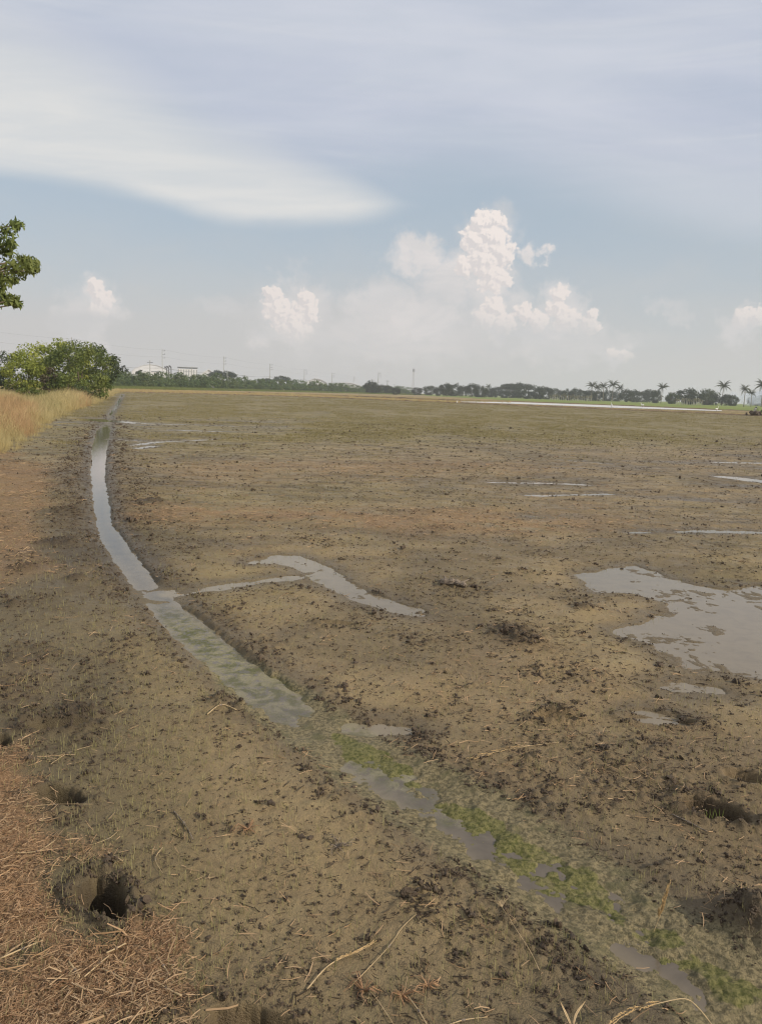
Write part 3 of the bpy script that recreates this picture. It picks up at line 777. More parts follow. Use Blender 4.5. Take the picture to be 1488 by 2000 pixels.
sa, s1_ = straw_amt(x, y); dd_, pp_ = wet_dist(x, y)
u = RNG.random(len(x))
keep = (u < .003 + .10 * sa + .40 * s1_) & (dd_ > .03) & (pp_ > .0)
for h in HOLW: keep &= hole_local(x, y, h) > (.95 if h[3] > .06 else 0)
keep &= ~((s1_ > .3) & (clodmask(x, y, dd_) > .8))
x, y, sa, s1_ = x[keep], y[keep], sa[keep], s1_[keep]; n = len(x); print('straw', n)
q = RNG.random(n)
ii = np.where(q < .84, RNG.integers(0, 6, n), np.where(q < .975, RNG.integers(6, 9, n), RNG.integers(9, 12, n)))
ii = np.where((s1_ < .3) & (q < .7), RNG.integers(6, 9, n), ii)
sz = np.where(s1_ > .3, np.exp(RNG.normal(-.25, .35, n)), np.clip(.8 + y / 12, .8, 2.6)) * (.7 + .5 * RNG.random(n))
scatter('straw_litter', np.stack([x, y, ground_z(x, y) + .001 + .010 * s1_ * RNG.random(n)], 1), rz_rots(n, .18), sz, ii, stt, 'rust brown chopped straw scattered in mats over the mud')

M_TWIG = simple('dark_twig', (0.075, 0.054, 0.035), .7, .3, 30, .2)
twt = [straw_tpl(60 + s_, .05, .0016, M_TWIG, 1, 0) for s_ in range(4)] + [straw_tpl(70 + s_, .03, .0013, M_TWIG, 3, .015) for s_ in range(4)]
x, y = view_points(60000, 1.45, 34, 0)
dd_, pp_ = wet_dist(x, y); k_ = (RNG.random(len(x)) < .08 + .4 * sst(fbm(x, y, .5, 3, 97), .0, .25) * sst(x, -.5, .5)) & (dd_ > .03) & (pp_ > -.05)
for h in HOLW: k_ &= hole_local(x, y, h) > 1.1
x, y = x[k_], y[k_]; n = len(x); print('twigs', n)
scatter('twig_litter', np.stack([x, y, ground_z(x, y) + .001], 1), rz_rots(n, .15), (.5 + .8 * RNG.random(n)) * np.clip(.8 + y / 12, 1, 3) * .8, RNG.integers(0, 8, n), twt, 'dark broken roots and twigs lying on the mud')

# ------------------------------------------------------------------ dry grass verge on the left, and the strips beyond the field
M_TAN = foliage('dry_grass', (0.38, 0.30, 0.13), (0.66, 0.56, 0.29), (0.56, 0.44, 0.20), trans=.3, scale=.5)
M_ORG = foliage('rusty_grass', (0.40, 0.25, 0.125), (0.56, 0.38, 0.19), trans=.3, scale=.5)
M_GRN = foliage('green_grass', (0.14, 0.18, 0.045), (0.24, 0.27, 0.075), trans=.35, scale=.5)
gtp = []
for mi, mt in enumerate((M_TAN, M_ORG, M_GRN)):
    for s in range(4): gtp.append(blade_mesh(100 + mi * 10 + s, 34, .62, .55, .010, mt, .16, 3))
edge_px = [(250, 764), (232, 768), (215, 778), (190, 791), (160, 801), (130, 812), (95, 832), (62, 862), (35, 885), (-20, 905), (-120, 960), (-260, 1010)]
edge_w = GL(edge_px)
region = edge_w + [np.array([-22, 8]), np.array([-110, 30]), np.array([-170, 170]), np.array([-60, 190])]
n0 = 90000
x = RNG.uniform(-75, -4, n0); y = np.exp(RNG.uniform(math.log(9), math.log(150), n0))
de = poly_dist(x, y, region) + .9 * fbm(x, y, 1.6, 3, 80)
keep = (de < 0) & (x > -.62 * y - 3) & ((RNG.random(n0) < .5) | (de > -2.5)) 
x, y, de = x[keep], y[keep], de[keep]; n = len(x); print('verge', n)
px, py = proj(x, y)
gpatch = sst(poly_dist(px, py, [(40, 762), (190, 762), (180, 782), (110, 798), (30, 800)]) + 40 * fbm(x, y, 6, 2, 81), 6, -12)
gpatch = np.maximum(gpatch, .6 * (px < 60) * (py < 770))
org = sst(poly_dist(px, py, [(-500, 795), (60, 790), (60, 845), (-500, 880)]) + 40 * fbm(x, y, 3, 3, 82), 15, -15)
org = np.maximum(org, .5 * sst(np.abs(px - 160), 26, 8) * sst(np.abs(py - 785), 22, 6))
u = RNG.random(n)
kind_ = np.where(u < gpatch, 2, np.where(u < org, 1, 0))
sc_ = (.65 + .6 * RNG.random(n)) * sst(-de, -.1, 1.2) * (1 + .45 * sst(np.abs(px - 130), 50, 15) * sst(py, 765, 775)) + .15
sc_ = np.where(kind_ == 2, sc_ * .75, sc_)
scatter('dry_grass_verge', np.stack([x, y, np.full(n, .03)], 1), rz_rots(n, .12), sc_, kind_ * 4 + RNG.integers(0, 4, n), gtp,
        'tall dry golden and rusty grass along the left edge of the field')

# far sheets: fallow, paddies, canal
def sheet(name, px_far, px_near, z, mat, label, kind='structure'):
    a_ = [G(*p) if not isinstance(p[0], str) else None for p in px_near]
    mb = MB()
    n_ = [np.array(q) for q in a_]; f_ = [np.array(q) for q in px_far]
    k = min(len(n_), len(f_))
    V = [(p[0], p[1], z) for p in n_[:k]] + [(p[0], p[1], z) for p in f_[:k]]
    mb.add(V, [(i, i + 1, k + i + 1, k + i) for i in range(k - 1)])
    return tag(mb.build(name, mat), label, kind=kind)
def strip(name, pa, pb, z, mat, label, n=60, jit=1.2):
    """ribbon of ground between two world polylines given as functions of x px -> distance"""
    V = []
    xs = np.linspace(*pa[0], n)
    for i, xp in enumerate(xs):
        d0 = np.interp(xp, [q[0] for q in pa[1]], [q[1] for q in pa[1]]) + jit * float(fbm(np.array([xp / 40.]), np.array([0.3]), 1, 2, 3)[0])
        d1 = np.interp(xp, [q[0] for q in pb], [q[1] for q in pb]) + jit * float(fbm(np.array([xp / 40.]), np.array([9.3]), 1, 2, 3)[0])
        p0, p1 = P(xp, d0), P(xp, d1); V += [(p0[0], p0[1], z), (p1[0], p1[1], z)]
    mb = MB(); mb.add(V, [(2 * i, 2 * i + 2, 2 * i + 3, 2 * i + 1) for i in range(n - 1)])
    return tag(mb.build(name, mat), label, kind='structure')
M_FALLOW = simple('fallow', (0.33, 0.25, 0.13), .9, .3, .15, .1, col2=(0.22, 0.17, 0.085))
M_PADDY = simple('green_paddy', (0.205, 0.235, 0.055), .85, .25, .06, .1, col2=(0.145, 0.18, 0.045))
M_CANAL = simple('canal_water', (0.66, 0.62, 0.56), .35, .1, .3, .3)
fe = [(-300, 150), (232, 145), (400, 155), (620, 160), (800, 142), (1000, 128), (1200, 120), (1488, 110), (1900, 100)]
strip('fallow_ground', ((-300, 1900), fe), [(-300, 1900), (1900, 1900)], .060, M_FALLOW, 'tan fallow ground behind the field bund')
strip('green_paddy', ((830, 1900), [(830, 420), (1000, 245), (1200, 208), (1400, 184), (1900, 160)]), [(830, 1400), (1900, 1400)], .09, M_PADDY, 'bright green rice paddy beyond the canal')
strip('grass_strip', ((200, 900), [(200, 225), (400, 285), (600, 400), (900, 560)]), [(200, 420), (900, 900)], .085, M_PADDY, 'green grass strip at the foot of the hedge')
strip('canal_water', ((900, 1410), [(900, 152), (1000, 153), (1200, 143), (1410, 150)]), [(900, 160), (1000, 196), (1200, 192), (1410, 166)], .10, M_CANAL, 'pale strip of still water in the canal', jit=.6)
M_BUND = simple('bund_earth', (0.20, 0.145, 0.088), .9, .4, 1.5, .1, bump=1, bscale=4)
def ridge(name, pts, h, wdt, mat, label, n=220, seed=0):
    xs = np.linspace(pts[0][0], pts[-1][0], n); V = []; Q = []
    for i, xp in enumerate(xs):
        d = float(np.interp(xp, [q[0] for q in pts], [q[1] for q in pts])); p = P(xp, d)
        hh = h * (1 + 1.1 * float(fbm(np.array([xp / 9.]), np.array([seed + .5]), 1, 3, 4)[0]))
        nn = 1.2 * float(fbm(np.array([xp / 25.]), np.array([seed + 3.5]), 1, 3, 4)[0])
        for k, (o_, z_) in enumerate(((-.5, -.02), (-.3, .6), (-.05, 1.0), (.2, .9), (.5, -.02))):
            s_ = (d + o_ * wdt + nn) / d; V.append((p[0] * s_, p[1] * s_, max(z_ * hh, 0) + .03 if z_ > 0 else .02))
        if i: Q += [((i - 1) * 5 + k, i * 5 + k, i * 5 + k + 1, (i - 1) * 5 + k + 1) for k in range(4)]
    mb = MB(); mb.add(V, Q); return tag(mb.build(name, mat, smooth=True), label, kind='structure')
ridge('near_bund', [(a_, b_ + 1) for a_, b_ in fe], .16, 2.4, M_BUND, 'low brown earth bund closing the far side of the field', 400, 1)
ridge('canal_bund', [(830, 190), (1000, 206), (1200, 200), (1400, 176), (1480, 170), (1900, 150)], .22, 3.0, M_BUND, 'dark earth bund between canal and green paddy', 260, 2)
ridge('fallow_bund', [(430, 205), (620, 215), (780, 190), (900, 175)], .30, 3.0, M_BUND, 'thin dark bund in the fallow strip', 160, 3)
# dry grass on the bunds and strips
bg_pts, bg_k, bg_s = [], [], []
def grass_line(n, x0, x1, dist, spread, kinds, sc0, sc1):
    for _ in range(n):
        xp = random.uniform(x0, x1); d = float(np.interp(xp, [q[0] for q in dist], [q[1] for q in dist])) + random.gauss(0, spread)
        p = P(xp, d); bg_pts.append((p[0], p[1], .08)); bg_k.append(random.choice(kinds) * 4 + random.randrange(4)); bg_s.append(random.uniform(sc0, sc1))
grass_line(2600, 225, 900, [(a_, b_ + 10) for a_, b_ in fe], 6, (0, 0, 0, 1), .35, .8)
grass_line(1800, 225, 700, [(230, 175), (600, 210), (700, 220)], 12, (0, 0, 1), .4, .9)
grass_line(1100, 900, 1500, [(a_, b_ + 2.5) for a_, b_ in fe], .9, (0, 1, 1), .15, .45)
grass_line(4200, 205, 830, [(205, 220), (400, 288), (600, 400), (830, 540)], 8, (2,), 1.0, 1.9)
grass_line(1500, 700, 1000, [(700, 220), (900, 190), (1000, 200)], 14, (0, 1, 2), .3, .6)
scatter('bund_grass', np.array(bg_pts), rz_rots(len(bg_pts), .12), np.array(bg_s), np.array(bg_k), [o.copy() for o in gtp], 'dry tan grass and green weeds on the bunds beyond the field')

# ------------------------------------------------------------------ trees and shrubs
M_BARK = simple('bark', (0.14, 0.11, 0.08), .9, .3, 4, .1)
M_PALEBARK = simple('pale_bark', (0.42, 0.39, 0.33), .9, .2, 4, .1)
M_LEAF_LIT = foliage('yellow_green_leaf', (0.15, 0.19, 0.034), (0.36, 0.40, 0.075), (0.42, 0.43, 0.09), .4, .6)
M_LEAF_MID = foliage('mid_green_leaf', (0.080, 0.120, 0.028), (0.180, 0.220, 0.055), (0.22, 0.24, 0.06), .35, .5)
M_LEAF_DARK = foliage('dark_green_leaf', (0.038, 0.058, 0.022), (0.085, 0.112, 0.040), (0.10, 0.125, 0.045), .25, .5)
M_LEAF_DRY = foliage('dry_brown_leaf', (0.085, 0.065, 0.040), (0.15, 0.12, 0.07), (0.12, 0.11, 0.05), .25, .8)
M_LEAF_HEDGE = foliage('hedge_leaf', (0.072, 0.118, 0.036), (0.155, 0.215, 0.070), (0.15, 0.18, 0.065), .3, .12)
M_LEAF_FAR = foliage('far_leaf', (0.024, 0.036, 0.018), (0.055, 0.074, 0.032), (0.05, 0.062, 0.03), .2, .05)
def leaves(centers, radii, n_per, size, seed, flat=.75, aspect=1.7, droop=.0, shell=.55, mn=3):
    """leaf quads spread through ellipsoidal clumps"""
    rg = np.random.default_rng(seed); C_, R_ = [], []
    cs = np.asarray(centers, float); K_ = len(cs)
    nper = np.maximum(mn, (n_per * (np.asarray(radii) / np.mean(radii)) ** 2).astype(int))
    pc = np.repeat(cs, nper, 0); pr_ = np.repeat(np.asarray(radii, float), nper)
    n = len(pc)
    d = rg.normal(size=(n, 3)); d /= np.linalg.norm(d, axis=1)[:, None]
    rad_ = pr_ * (shell + (1 - shell) * rg.random(n)) * rg.choice([1, 1, 1, .6], n)
    p = pc + d * rad_[:, None] * np.array([1, 1, flat])
    nrm = d * .7 + rg.normal(size=(n, 3)) * .55 + np.array([0, 0, .5]); nrm /= np.linalg.norm(nrm, axis=1)[:, None]
    t = np.cross(nrm, rg.normal(size=(n, 3))); t[:, 2] -= droop; t /= np.linalg.norm(t, axis=1)[:, None]
    b = np.cross(nrm, t); b /= np.linalg.norm(b, axis=1)[:, None]
    s_ = size * (.6 + .8 * rg.random(n))
    t = t * s_[:, None]; b = b * (s_ / aspect)[:, None]
    V = np.stack([p - t * .5, p + b * .5, p + t * .5, p - b * .5], 1).reshape(-1, 3)
    return V, np.arange(4 * n).reshape(-1, 4)
def crown_clumps(rg, W, H, z0, n, r0, r1, shape='round'):
    cs, rs = [], []
    for _ in range(n):
        while True:
            u = np.array([rg.uniform(-1, 1), rg.uniform(-1, 1), rg.uniform(-1, 1)])
            if np.linalg.norm(u) < 1 and (shape != 'umbrella' or u[2] > -.35): break
        if rg.random() < .7: u = u / max(np.linalg.norm(u), .3) * rg.uniform(.75, .95)
        if shape == 'umbrella': u[2] = abs(u[2]) * .8 + rg.uniform(-.1, .1); u[:2] *= 1.05
        cs.append((u[0] * W / 2, u[1] * W / 2, z0 + H / 2 + u[2] * H / 2)); rs.append(rg.uniform(r0, r1))
    return cs, rs
def make_tree(name, loc, W, H, trunk_h, leafmat, seed, n_clumps=26, n_per=70, leaf=.22, r=(.14, .22), shape='round', bark=None, trunk_r=None, label=None, cat='tree', group=None, flat=.75, rz=0, limbs=6, drawn=True):
    """W crown width, H total height"""
    rg = random.Random(seed)
    root = empty(name, loc, rz)
    ch = H - trunk_h
    cs, rs = crown_clumps(rg, W, ch, trunk_h, n_clumps, W * r[0], W * r[1], shape)
    V, Q = leaves(cs, rs, n_per, leaf, seed, flat)
    V[:, 2] = np.maximum(V[:, 2], .02)
    mesh_np('crown', V, Q, leafmat, root)
    mb = MB(); tr = trunk_r or max(.06, H * .022)
    top = Vector((rg.gauss(0, .04) * W, rg.gauss(0, .04) * W, trunk_h + ch * .45))
    mb.tube([(0, 0, -.1), (rg.gauss(0, .03), rg.gauss(0, .03), trunk_h * .6), top], [tr, tr * .8, tr * .3], 7)
    for k in range(limbs):
        c_ = Vector(cs[rg.randrange(len(cs))]); st = Vector((0, 0, trunk_h * rg.uniform(.55, 1))) if trunk_h > .5 else Vector((0, 0, .2))
        md_ = st.lerp(c_, .5) + Vector((0, 0, .08 * W * rg.random())); mb.tube([st, md_, c_], [tr * .5, tr * .32, tr * .1], 5)
    mb.build('trunk', bark or M_BARK, root, True)
    return tag(root, label, cat, group)

# near tree at the left edge: its outer branches hang into the picture
def near_tree():
    D = 15.0
    def at(px, py, d=D):
        v = ray(px, py); s_ = d / math.hypot(v[0], v[1]); return Vector((v[0] * s_, v[1] * s_, EYE + v[2] * s_))
    base = at(-270, 700, 15.5); root = empty('broadleaf_tree', (base.x, base.y, 0)); o = Vector((base.x, base.y, 0))
    tips = [(12, 452, 20), (33, 440, 13), (-10, 480, 32), (15, 492, 20), (22, 478, 12), (-5, 520, 26), (30, 520, 18), (50, 508, 13), (62, 514, 15), (68, 526, 11),
            (40, 532, 15), (8, 545, 20), (25, 548, 11), (-15, 560, 24), (2, 572, 14), (12, 588, 11), (26, 586, 12), (34, 594, 7), (55, 522, 10), (-12, 596, 14)]
    rg = random.Random(5); cs, rs = [], []
    for a_, b_, r_ in tips:
        cs.append(at(a_, b_, D + rg.uniform(-.5, .5)) - o); rs.append(r_ / F_PX * D * 1.05)
    inner = []
    for _ in range(85):
        u = Vector((rg.gauss(0, 1), rg.gauss(0, 1), rg.gauss(0, 1))).normalized() * rg.uniform(.6, 1)
        p = Vector((u.x * 2.0 + .0, u.y * 2.3, 4.5 + u.z * 2.1))
        w_ = p + o; qx, qy = proj(np.array([w_.x]), np.array([w_.y]), w_.z)
        if qx[0] < -50 and qy[0] > 380: inner.append(p)
    cs += inner; rs += [rg.uniform(.3, .55) for _ in inner]
    V, Q = leaves([tuple(v) for v in cs], rs, 170, .115, 3, .8, 2.8, .75, .15, 100)
    mesh_np('crown', V, Q, foliage('near_leaf', (0.13, 0.18, 0.05), (0.31, 0.36, 0.11), (0.26, 0.28, 0.08), .35, 1.2), root)
    mb = MB()
    mb.tube([(0, 0, -.1), (.05, 0, 1.4), (-.05, .05, 2.6), (0, 0, 4.6)], [.20, .16, .13, .05], 9)
    for c_ in cs[:21] + inner[::4]:
        c_ = Vector(c_); st = Vector((0, 0, min(4.2, max(1.8, c_.z - 1.1)))); mb.tube([st, st.lerp(c_, .5) + Vector((0, 0, .25)), c_], [.05, .028, .008], 5)
    mb.build('trunk', M_BARK, root, True)
    tag(root, 'leafy green tree reaching in from the left edge against the sky', 'tree')
near_tree()

# clump of small trees behind the verge
def ft(px, d, W, H, th, mat, seed, label, **kw):
    p = P(px, d); return make_tree(kw.pop('name', 'bushy_tree'), (p[0], p[1], 0), W, H, th, mat, seed, label=label, **kw)
ft(112, 84, 6.2, 5.7, .9, M_LEAF_LIT, 1, 'tallest bushy tree of the left clump, bright yellow-green on top', n_clumps=44, n_per=130, leaf=.26, r=(.13, .2))
ft(50, 80, 4.0, 4.2, .5, M_LEAF_LIT, 2, 'low yellow-green tree at the left end of the clump', n_clumps=30, n_per=110, leaf=.24, r=(.14, .21), name='leaning_tree')
ft(158, 80, 5.6, 5.3, .8, M_LEAF_MID, 3, 'mid green tree in the middle of the left clump with hanging foliage', n_clumps=40, n_per=130, leaf=.22, r=(.13, .2))
ft(188, 88, 4.8, 5.3, 1.2, M_LEAF_DARK, 4, 'dark green tree at the right end of the left clump', n_clumps=32, n_per=90, leaf=.26, r=(.13, .2), name='dark_tree')
ft(97, 74, 1.9, 3.4, .8, M_LEAF_DRY, 6, 'brown dried bush in the heart of the left tree clump', n_clumps=14, n_per=80, leaf=.18, name='dry_bush', cat='bush')
ft(26, 90, 3.4, 2.9, .3, M_LEAF_DARK, 7, 'dark low bush left of the tree clump', n_clumps=18, n_per=80, leaf=.2, name='dark_bush', cat='bush')
ft(60, 62, 1.7, 1.7, .3, M_LEAF_MID, 8, 'small green shrub in the grass before the tree clump', n_clumps=12, n_per=60, leaf=.16, name='small_shrub', cat='shrub')
ft(168, 66, 1.9, 1.5, .2, M_LEAF_DARK, 9, 'dark shrub in the grass at the foot of the hanging tree', n_clumps=12, n_per=60, leaf=.16, name='small_shrub', cat='shrub')
ft(195, 76, 2.8, 2.5, .2, M_LEAF_MID, 10, 'grey-green bush below the dark tree of the left clump', n_clumps=14, n_per=80, leaf=.2, name='low_bush', cat='bush')
ft(135, 74, 3.2, 2.9, .2, M_LEAF_MID, 16, 'round green bush under the tallest tree of the left clump', n_clumps=18, n_per=90, leaf=.2, name='low_bush', cat='bush')
ft(-8, 150, 6.6, 6.4, 2.0, M_LEAF_DARK, 11, 'dark umbrella-shaped tree cut by the left edge of the picture', n_clumps=22, n_per=70, leaf=.35, name='dark_tree')
ft(6, 145, 7, 3.4, .3, M_LEAF_MID, 12, 'green bush under the dark tree at the left edge', n_clumps=22, n_per=70, leaf=.3, name='low_bush', cat='bush')
ft(244, 270, 5.2, 7.6, 3.0, M_LEAF_FAR, 13, 'thin open tree with pale trunk right of the left clump', n_clumps=14, n_per=45, leaf=.45, r=(.12, .2), bark=M_PALEBARK, name='slender_tree')
ft(277, 300, 4.6, 6.8, 3.4, M_LEAF_FAR, 14, 'small airy tree rising above the hedge left of the tall pole', n_clumps=11, n_per=30, leaf=.45, r=(.12, .18), name='slender_tree')
ft(280, 262, 7.5, 5.4, .3, M_LEAF_HEDGE, 15, 'rounded bush standing higher than the hedge at its left end', n_clumps=24, n_per=80, leaf=.4, name='tall_bush', cat='bush')
def rain_tree(px, d, W, H, seed, label):
    p = P(px, d); make_tree('rain_tree', (p[0], p[1], 0), W, H, H * .28, M_LEAF_FAR, seed, 56, 60, .75, (.10, .16), 'umbrella', label=label, trunk_r=.5, flat=.55)
rain_tree(434, 520, 18, 12.5, 21, 'dark umbrella-crowned rain tree behind the hedge beside the third tall pole')
rain_tree(518, 640, 12, 10.0, 22, 'smaller dark rain tree left of the fourth tall pole')
rain_tree(549, 640, 15, 12.0, 23, 'dark rain tree with domed crown right of the fourth tall pole')
# hedge: individual bushes, sharing five shapes
protos = []
def hedge_bush(i, xp, d, H, W):
    p = P(xp, d)
    if i < 6:
        o = make_tree('hedge_bush', (p[0], p[1], 0), 5.4, 4.4, .15, M_LEAF_HEDGE, 50 + i, 24, 60, .42, (.13, .2), limbs=3, flat=.85)
        protos.append(o)
    else:
        o = copy_tree(protos[i % 6])
        o.location = (p[0], p[1], 0)
    s_ = H / 4.4; o.scale = (W / 5.4, W / 5.4, s_); o.rotation_euler = (0, 0, (i * 2.4) % 6.28)
    zone = 'between the left tree clump and the first rain tree' if xp < 435 else ('between the rain trees and the communication mast' if xp > 560 else 'in front of the dark rain trees')
    tag(o, 'leafy green hedge bush ' + zone, 'bush', 'hedge bushes ' + zone)
i = 0; xp = 212.0
while xp < 800:
    d = float(np.interp(xp, [205, 400, 600, 800], [240, 320, 450, 640]))
    top = float(np.interp(xp, [205, 235, 300, 400, 470, 600, 700, 800], [726, 732, 732, 734, 738, 745, 752, 759])) + random.uniform(-2.5, 3)
    H = max(1.6, (hor(xp) - top) / F_PX * d + EYE)
    W = random.uniform(4.5, 8) * d / 330
    hedge_bush(i, xp, d + random.uniform(-6, 6), H, W)
    if i % 2 == 0:
        i += 1; hedge_bush(i, xp + 4, d - 12, H * .62, W * .8)
    xp += W / d * F_PX * .42; i += 1
print('hedge', i)
# tree line at the right, far beyond the paddy
TL = [(984, 762, 11), (998, 760, 12), (1012, 761, 12), (1028, 763, 11), (1040, 765, 9), (716, 752, 9), (724, 745, 11), (733, 750, 10), (745, 752, 10), (757, 753, 9), (772, 757, 8), (815, 757, 9), (838, 754, 12), (858, 754, 10), (872, 750, 13), (886, 750, 13), (903, 754, 11),
      (922, 750, 14), (938, 755, 12), (955, 757, 12), (968, 757, 10), (1052, 757, 11), (1066, 756, 12), (1080, 759, 10), (1096, 763, 9), (1108, 761, 10), (1122, 760, 11), (1136, 762, 10),
      (1150, 763, 11), (1168, 764, 11), (1186, 763, 10), (1204, 765, 11), (1222, 762, 11), (1238, 763, 11), (1254, 765, 10), (1268, 762, 11), (1280, 764, 9), (1312, 769, 10), (1344, 762, 20), (1380, 768, 13), (1392, 771, 9), (1418, 772, 10), (1430, 774, 8), (1345, 770, 9), (1500, 770, 14), (1520, 768, 14), (1475, 775, 12)]
tl_p = []
for k, (xp, yt, wp) in enumerate(TL):
    d = 520 + 60 * math.sin(k * 1.7) if not 1300 < xp < 1440 else 430
    if xp > 1460: d = 640
    p = P(xp, d); H = (hor(xp) - yt) / F_PX * d + EYE; W = wp * 2.3 / F_PX * d
    if k < 6:
        o = make_tree('distant_tree', (p[0], p[1], 0), 9, 8, .15, M_LEAF_FAR, 200 + k, 44, 60, .6, (.13, .2), flat=.95); tl_p.append(o)
    else: o = copy_tree(tl_p[k % 6]); o.location = (p[0], p[1], 0)
    o.scale = (W / 9, W / 9, H / 8); o.rotation_euler = (0, 0, k * 1.3)
    if xp < 800: z_ = 'left of the communication mast'
    elif xp < 975: z_ = 'between the mast and the wide rain trees'
    elif xp < 1140: z_ = 'between the wide rain trees and the palm grove'
    elif xp < 1300: z_ = 'behind the palm grove'
    else: z_ = 'among the smoke at the right'
    tag(o, 'dark far tree ' + z_, 'tree', 'far trees ' + z_)
rain_tree(995, 560, 17, 10.2, 31, 'left one of the two wide flat-topped rain trees in the far tree line')
rain_tree(1016, 560, 22, 11, 32, 'right one of the two wide flat-topped rain trees in the far tree line')
ft(720, 800, 3, 12, 1, M_LEAF_FAR, 33, 'thin dark columnar tree standing left of the far tree group', n_clumps=9, n_per=30, leaf=.8, r=(.3, .5), name='columnar_tree') if False else None
ft(1379, 420, 8.5, 8.0, .6, M_LEAF_DARK, 34, 'dense dark tree between the smoke and the tall palm', n_clumps=26, n_per=70, leaf=.5, name='dense_tree')
ft(1312, 425, 7.0, 5.6, .5, M_LEAF_DARK, 35, 'dark round tree right of the lone palm, smoke behind it', n_clumps=22, n_per=70, leaf=.5, name='dense_tree')
ft(1408, 440, 8.0, 7.0, .5, M_LEAF_DARK, 37, 'bushy dark tree under the tall palm at the right', n_clumps=22, n_per=70, leaf=.5, name='dense_tree')

# palms
M_FROND = foliage('palm_frond', (0.055, 0.066, 0.032), (0.105, 0.115, 0.055), (0.09, 0.09, 0.045), .25, .3)
M_PTRUNK = simple('palm_trunk', (0.24, 0.21, 0.17), .9, .3, 3, .1)
def make_palm(loc, H, seed, R=3.4, nf=24):
    rg = random.Random(seed); root = empty('coconut_palm', loc)
    mb = MB(); lean = rg.uniform(-.4, .4)
    top = Vector((lean, rg.uniform(-.4, .4), H - R * .55)); mb.tube([(0, 0, -.1), (lean * .2, 0, H * .3), (lean * .6, 0, H * .6), top], [.24, .18, .15, .13], 7); mb.build('trunk', M_PTRUNK, root, True)
    first = None
    for k in range(nf):
        a_ = k * 2.399 + rg.uniform(-.2, .2); el = rg.uniform(-.55, 1.2) if k > 3 else rg.uniform(1.1, 1.4)
        mb = MB(); L_ = R * rg.uniform(.85, 1.1); pts = []; n = 7
        pos = top.copy(); ang = el
        for i in range(n + 1):
            pts.append(pos.copy()); pos += Vector((math.cos(a_) * math.cos(ang), math.sin(a_) * math.cos(ang), math.sin(ang))) * (L_ / n); ang -= .17
        mb.tube(pts, [.05 * (1 - i / (n + 1)) + .01 for i in range(n + 1)], 3, False)
        sd = Vector((-math.sin(a_), math.cos(a_), 0))
        for i in range(1, n + 1):
            ll = L_ * .24 * math.sin(math.pi * min(.95, .12 + i / (n + 1)))
            for s_ in (-1, 1):
                for q in (0, .5):
                    b_ = pts[i - 1].lerp(pts[i], q); t_ = b_ + sd * s_ * ll * .75 + Vector((math.cos(a_), math.sin(a_), 0)) * ll * .35 + Vector((0, 0, -ll * .55))
                    w_ = Vector((math.cos(a_), math.sin(a_), 0)) * .16
                    mb.add([tuple(b_ - w_), tuple(b_ + w_), tuple(t_)], None, [(0, 1, 2)])
        mb.build('frond', M_FROND, root)
    return root
PALMS = [(1154, 747, 11, 'leftmost palm of the grove, set apart from the others'), (1166, 752, 9.5, 'shorter palm, second from the left in the grove'), (1177, 748, 11, 'palm in the middle of the grove of five'),
         (1195, 745, 12.5, 'tallest palm of the grove of five'), (1208, 753, 10, 'rightmost palm of the grove of five'), (1290, 751, 11, 'lone coconut palm right of the grove'),
         (1409, 748, 13, 'tall coconut palm rising from dark trees near the right'), (1452, 756, 9.5, 'slim palm standing in front of bluish smoke'), (1466, 764, 8, 'short palm right of the slim palm before the smoke'),
         (1486, 747, 13, 'tall palm cut by the right edge of the picture'), (952, 751, 11, 'small palm poking from the far tree line left of the rain trees'), (1052, 755, 10.5, 'small palm in the gap right of the wide rain trees'), (225, 716, 7, 'palm half hidden behind the left tree clump')]
pp_ = []
for k, (xp, yt, H, lb) in enumerate(PALMS):
    d = (H - EYE) * F_PX / (hor(xp) - yt)
    p = P(xp, d)
    if k < 3: o = make_palm((p[0], p[1], 0), 11, 300 + k, 4.3 if k != 1 else 3.9); pp_.append(o)
    else: o = copy_tree(pp_[k % 3])
    o.location = (p[0], p[1], 0); o.scale = (H / 11 * .95, H / 11 * .95, H / 11); o.rotation_euler = (0, 0, k * 1.1)
    tag(o, lb, 'palm')
# banana plants / dry stalks rows
M_BANANA = foliage('banana_leaf', (0.17, 0.15, 0.085), (0.33, 0.29, 0.18), (0.13, 0.14, 0.06), .3, .4)
def make_banana(loc, seed):
    rg = random.Random(seed); root = empty('banana_plant', loc); mb = MB()
    mb.tube([(0, 0, 0), (.05, 0, 1.6), (0, 0, 2.4)], [.16, .13, .06], 6); mb.build('stem', M_PALEBARK, root)
    for k in range(7):
        a_ = rg.uniform(0, 6.28); pts = []; pos = Vector((0, 0, rg.uniform(1.6, 2.4))); ang = rg.uniform(.6, 1.35)
        for i in range(6):
            pts.append(pos.copy()); pos += Vector((math.cos(a_) * math.cos(ang), math.sin(a_) * math.cos(ang), math.sin(ang))) * .38; ang -= .5
        mb = MB(); mb.ribbon(pts, [.08, .35, .45, .45, .35, .05]); mb.build('leaf', M_BANANA, root)
    return root
bp = []
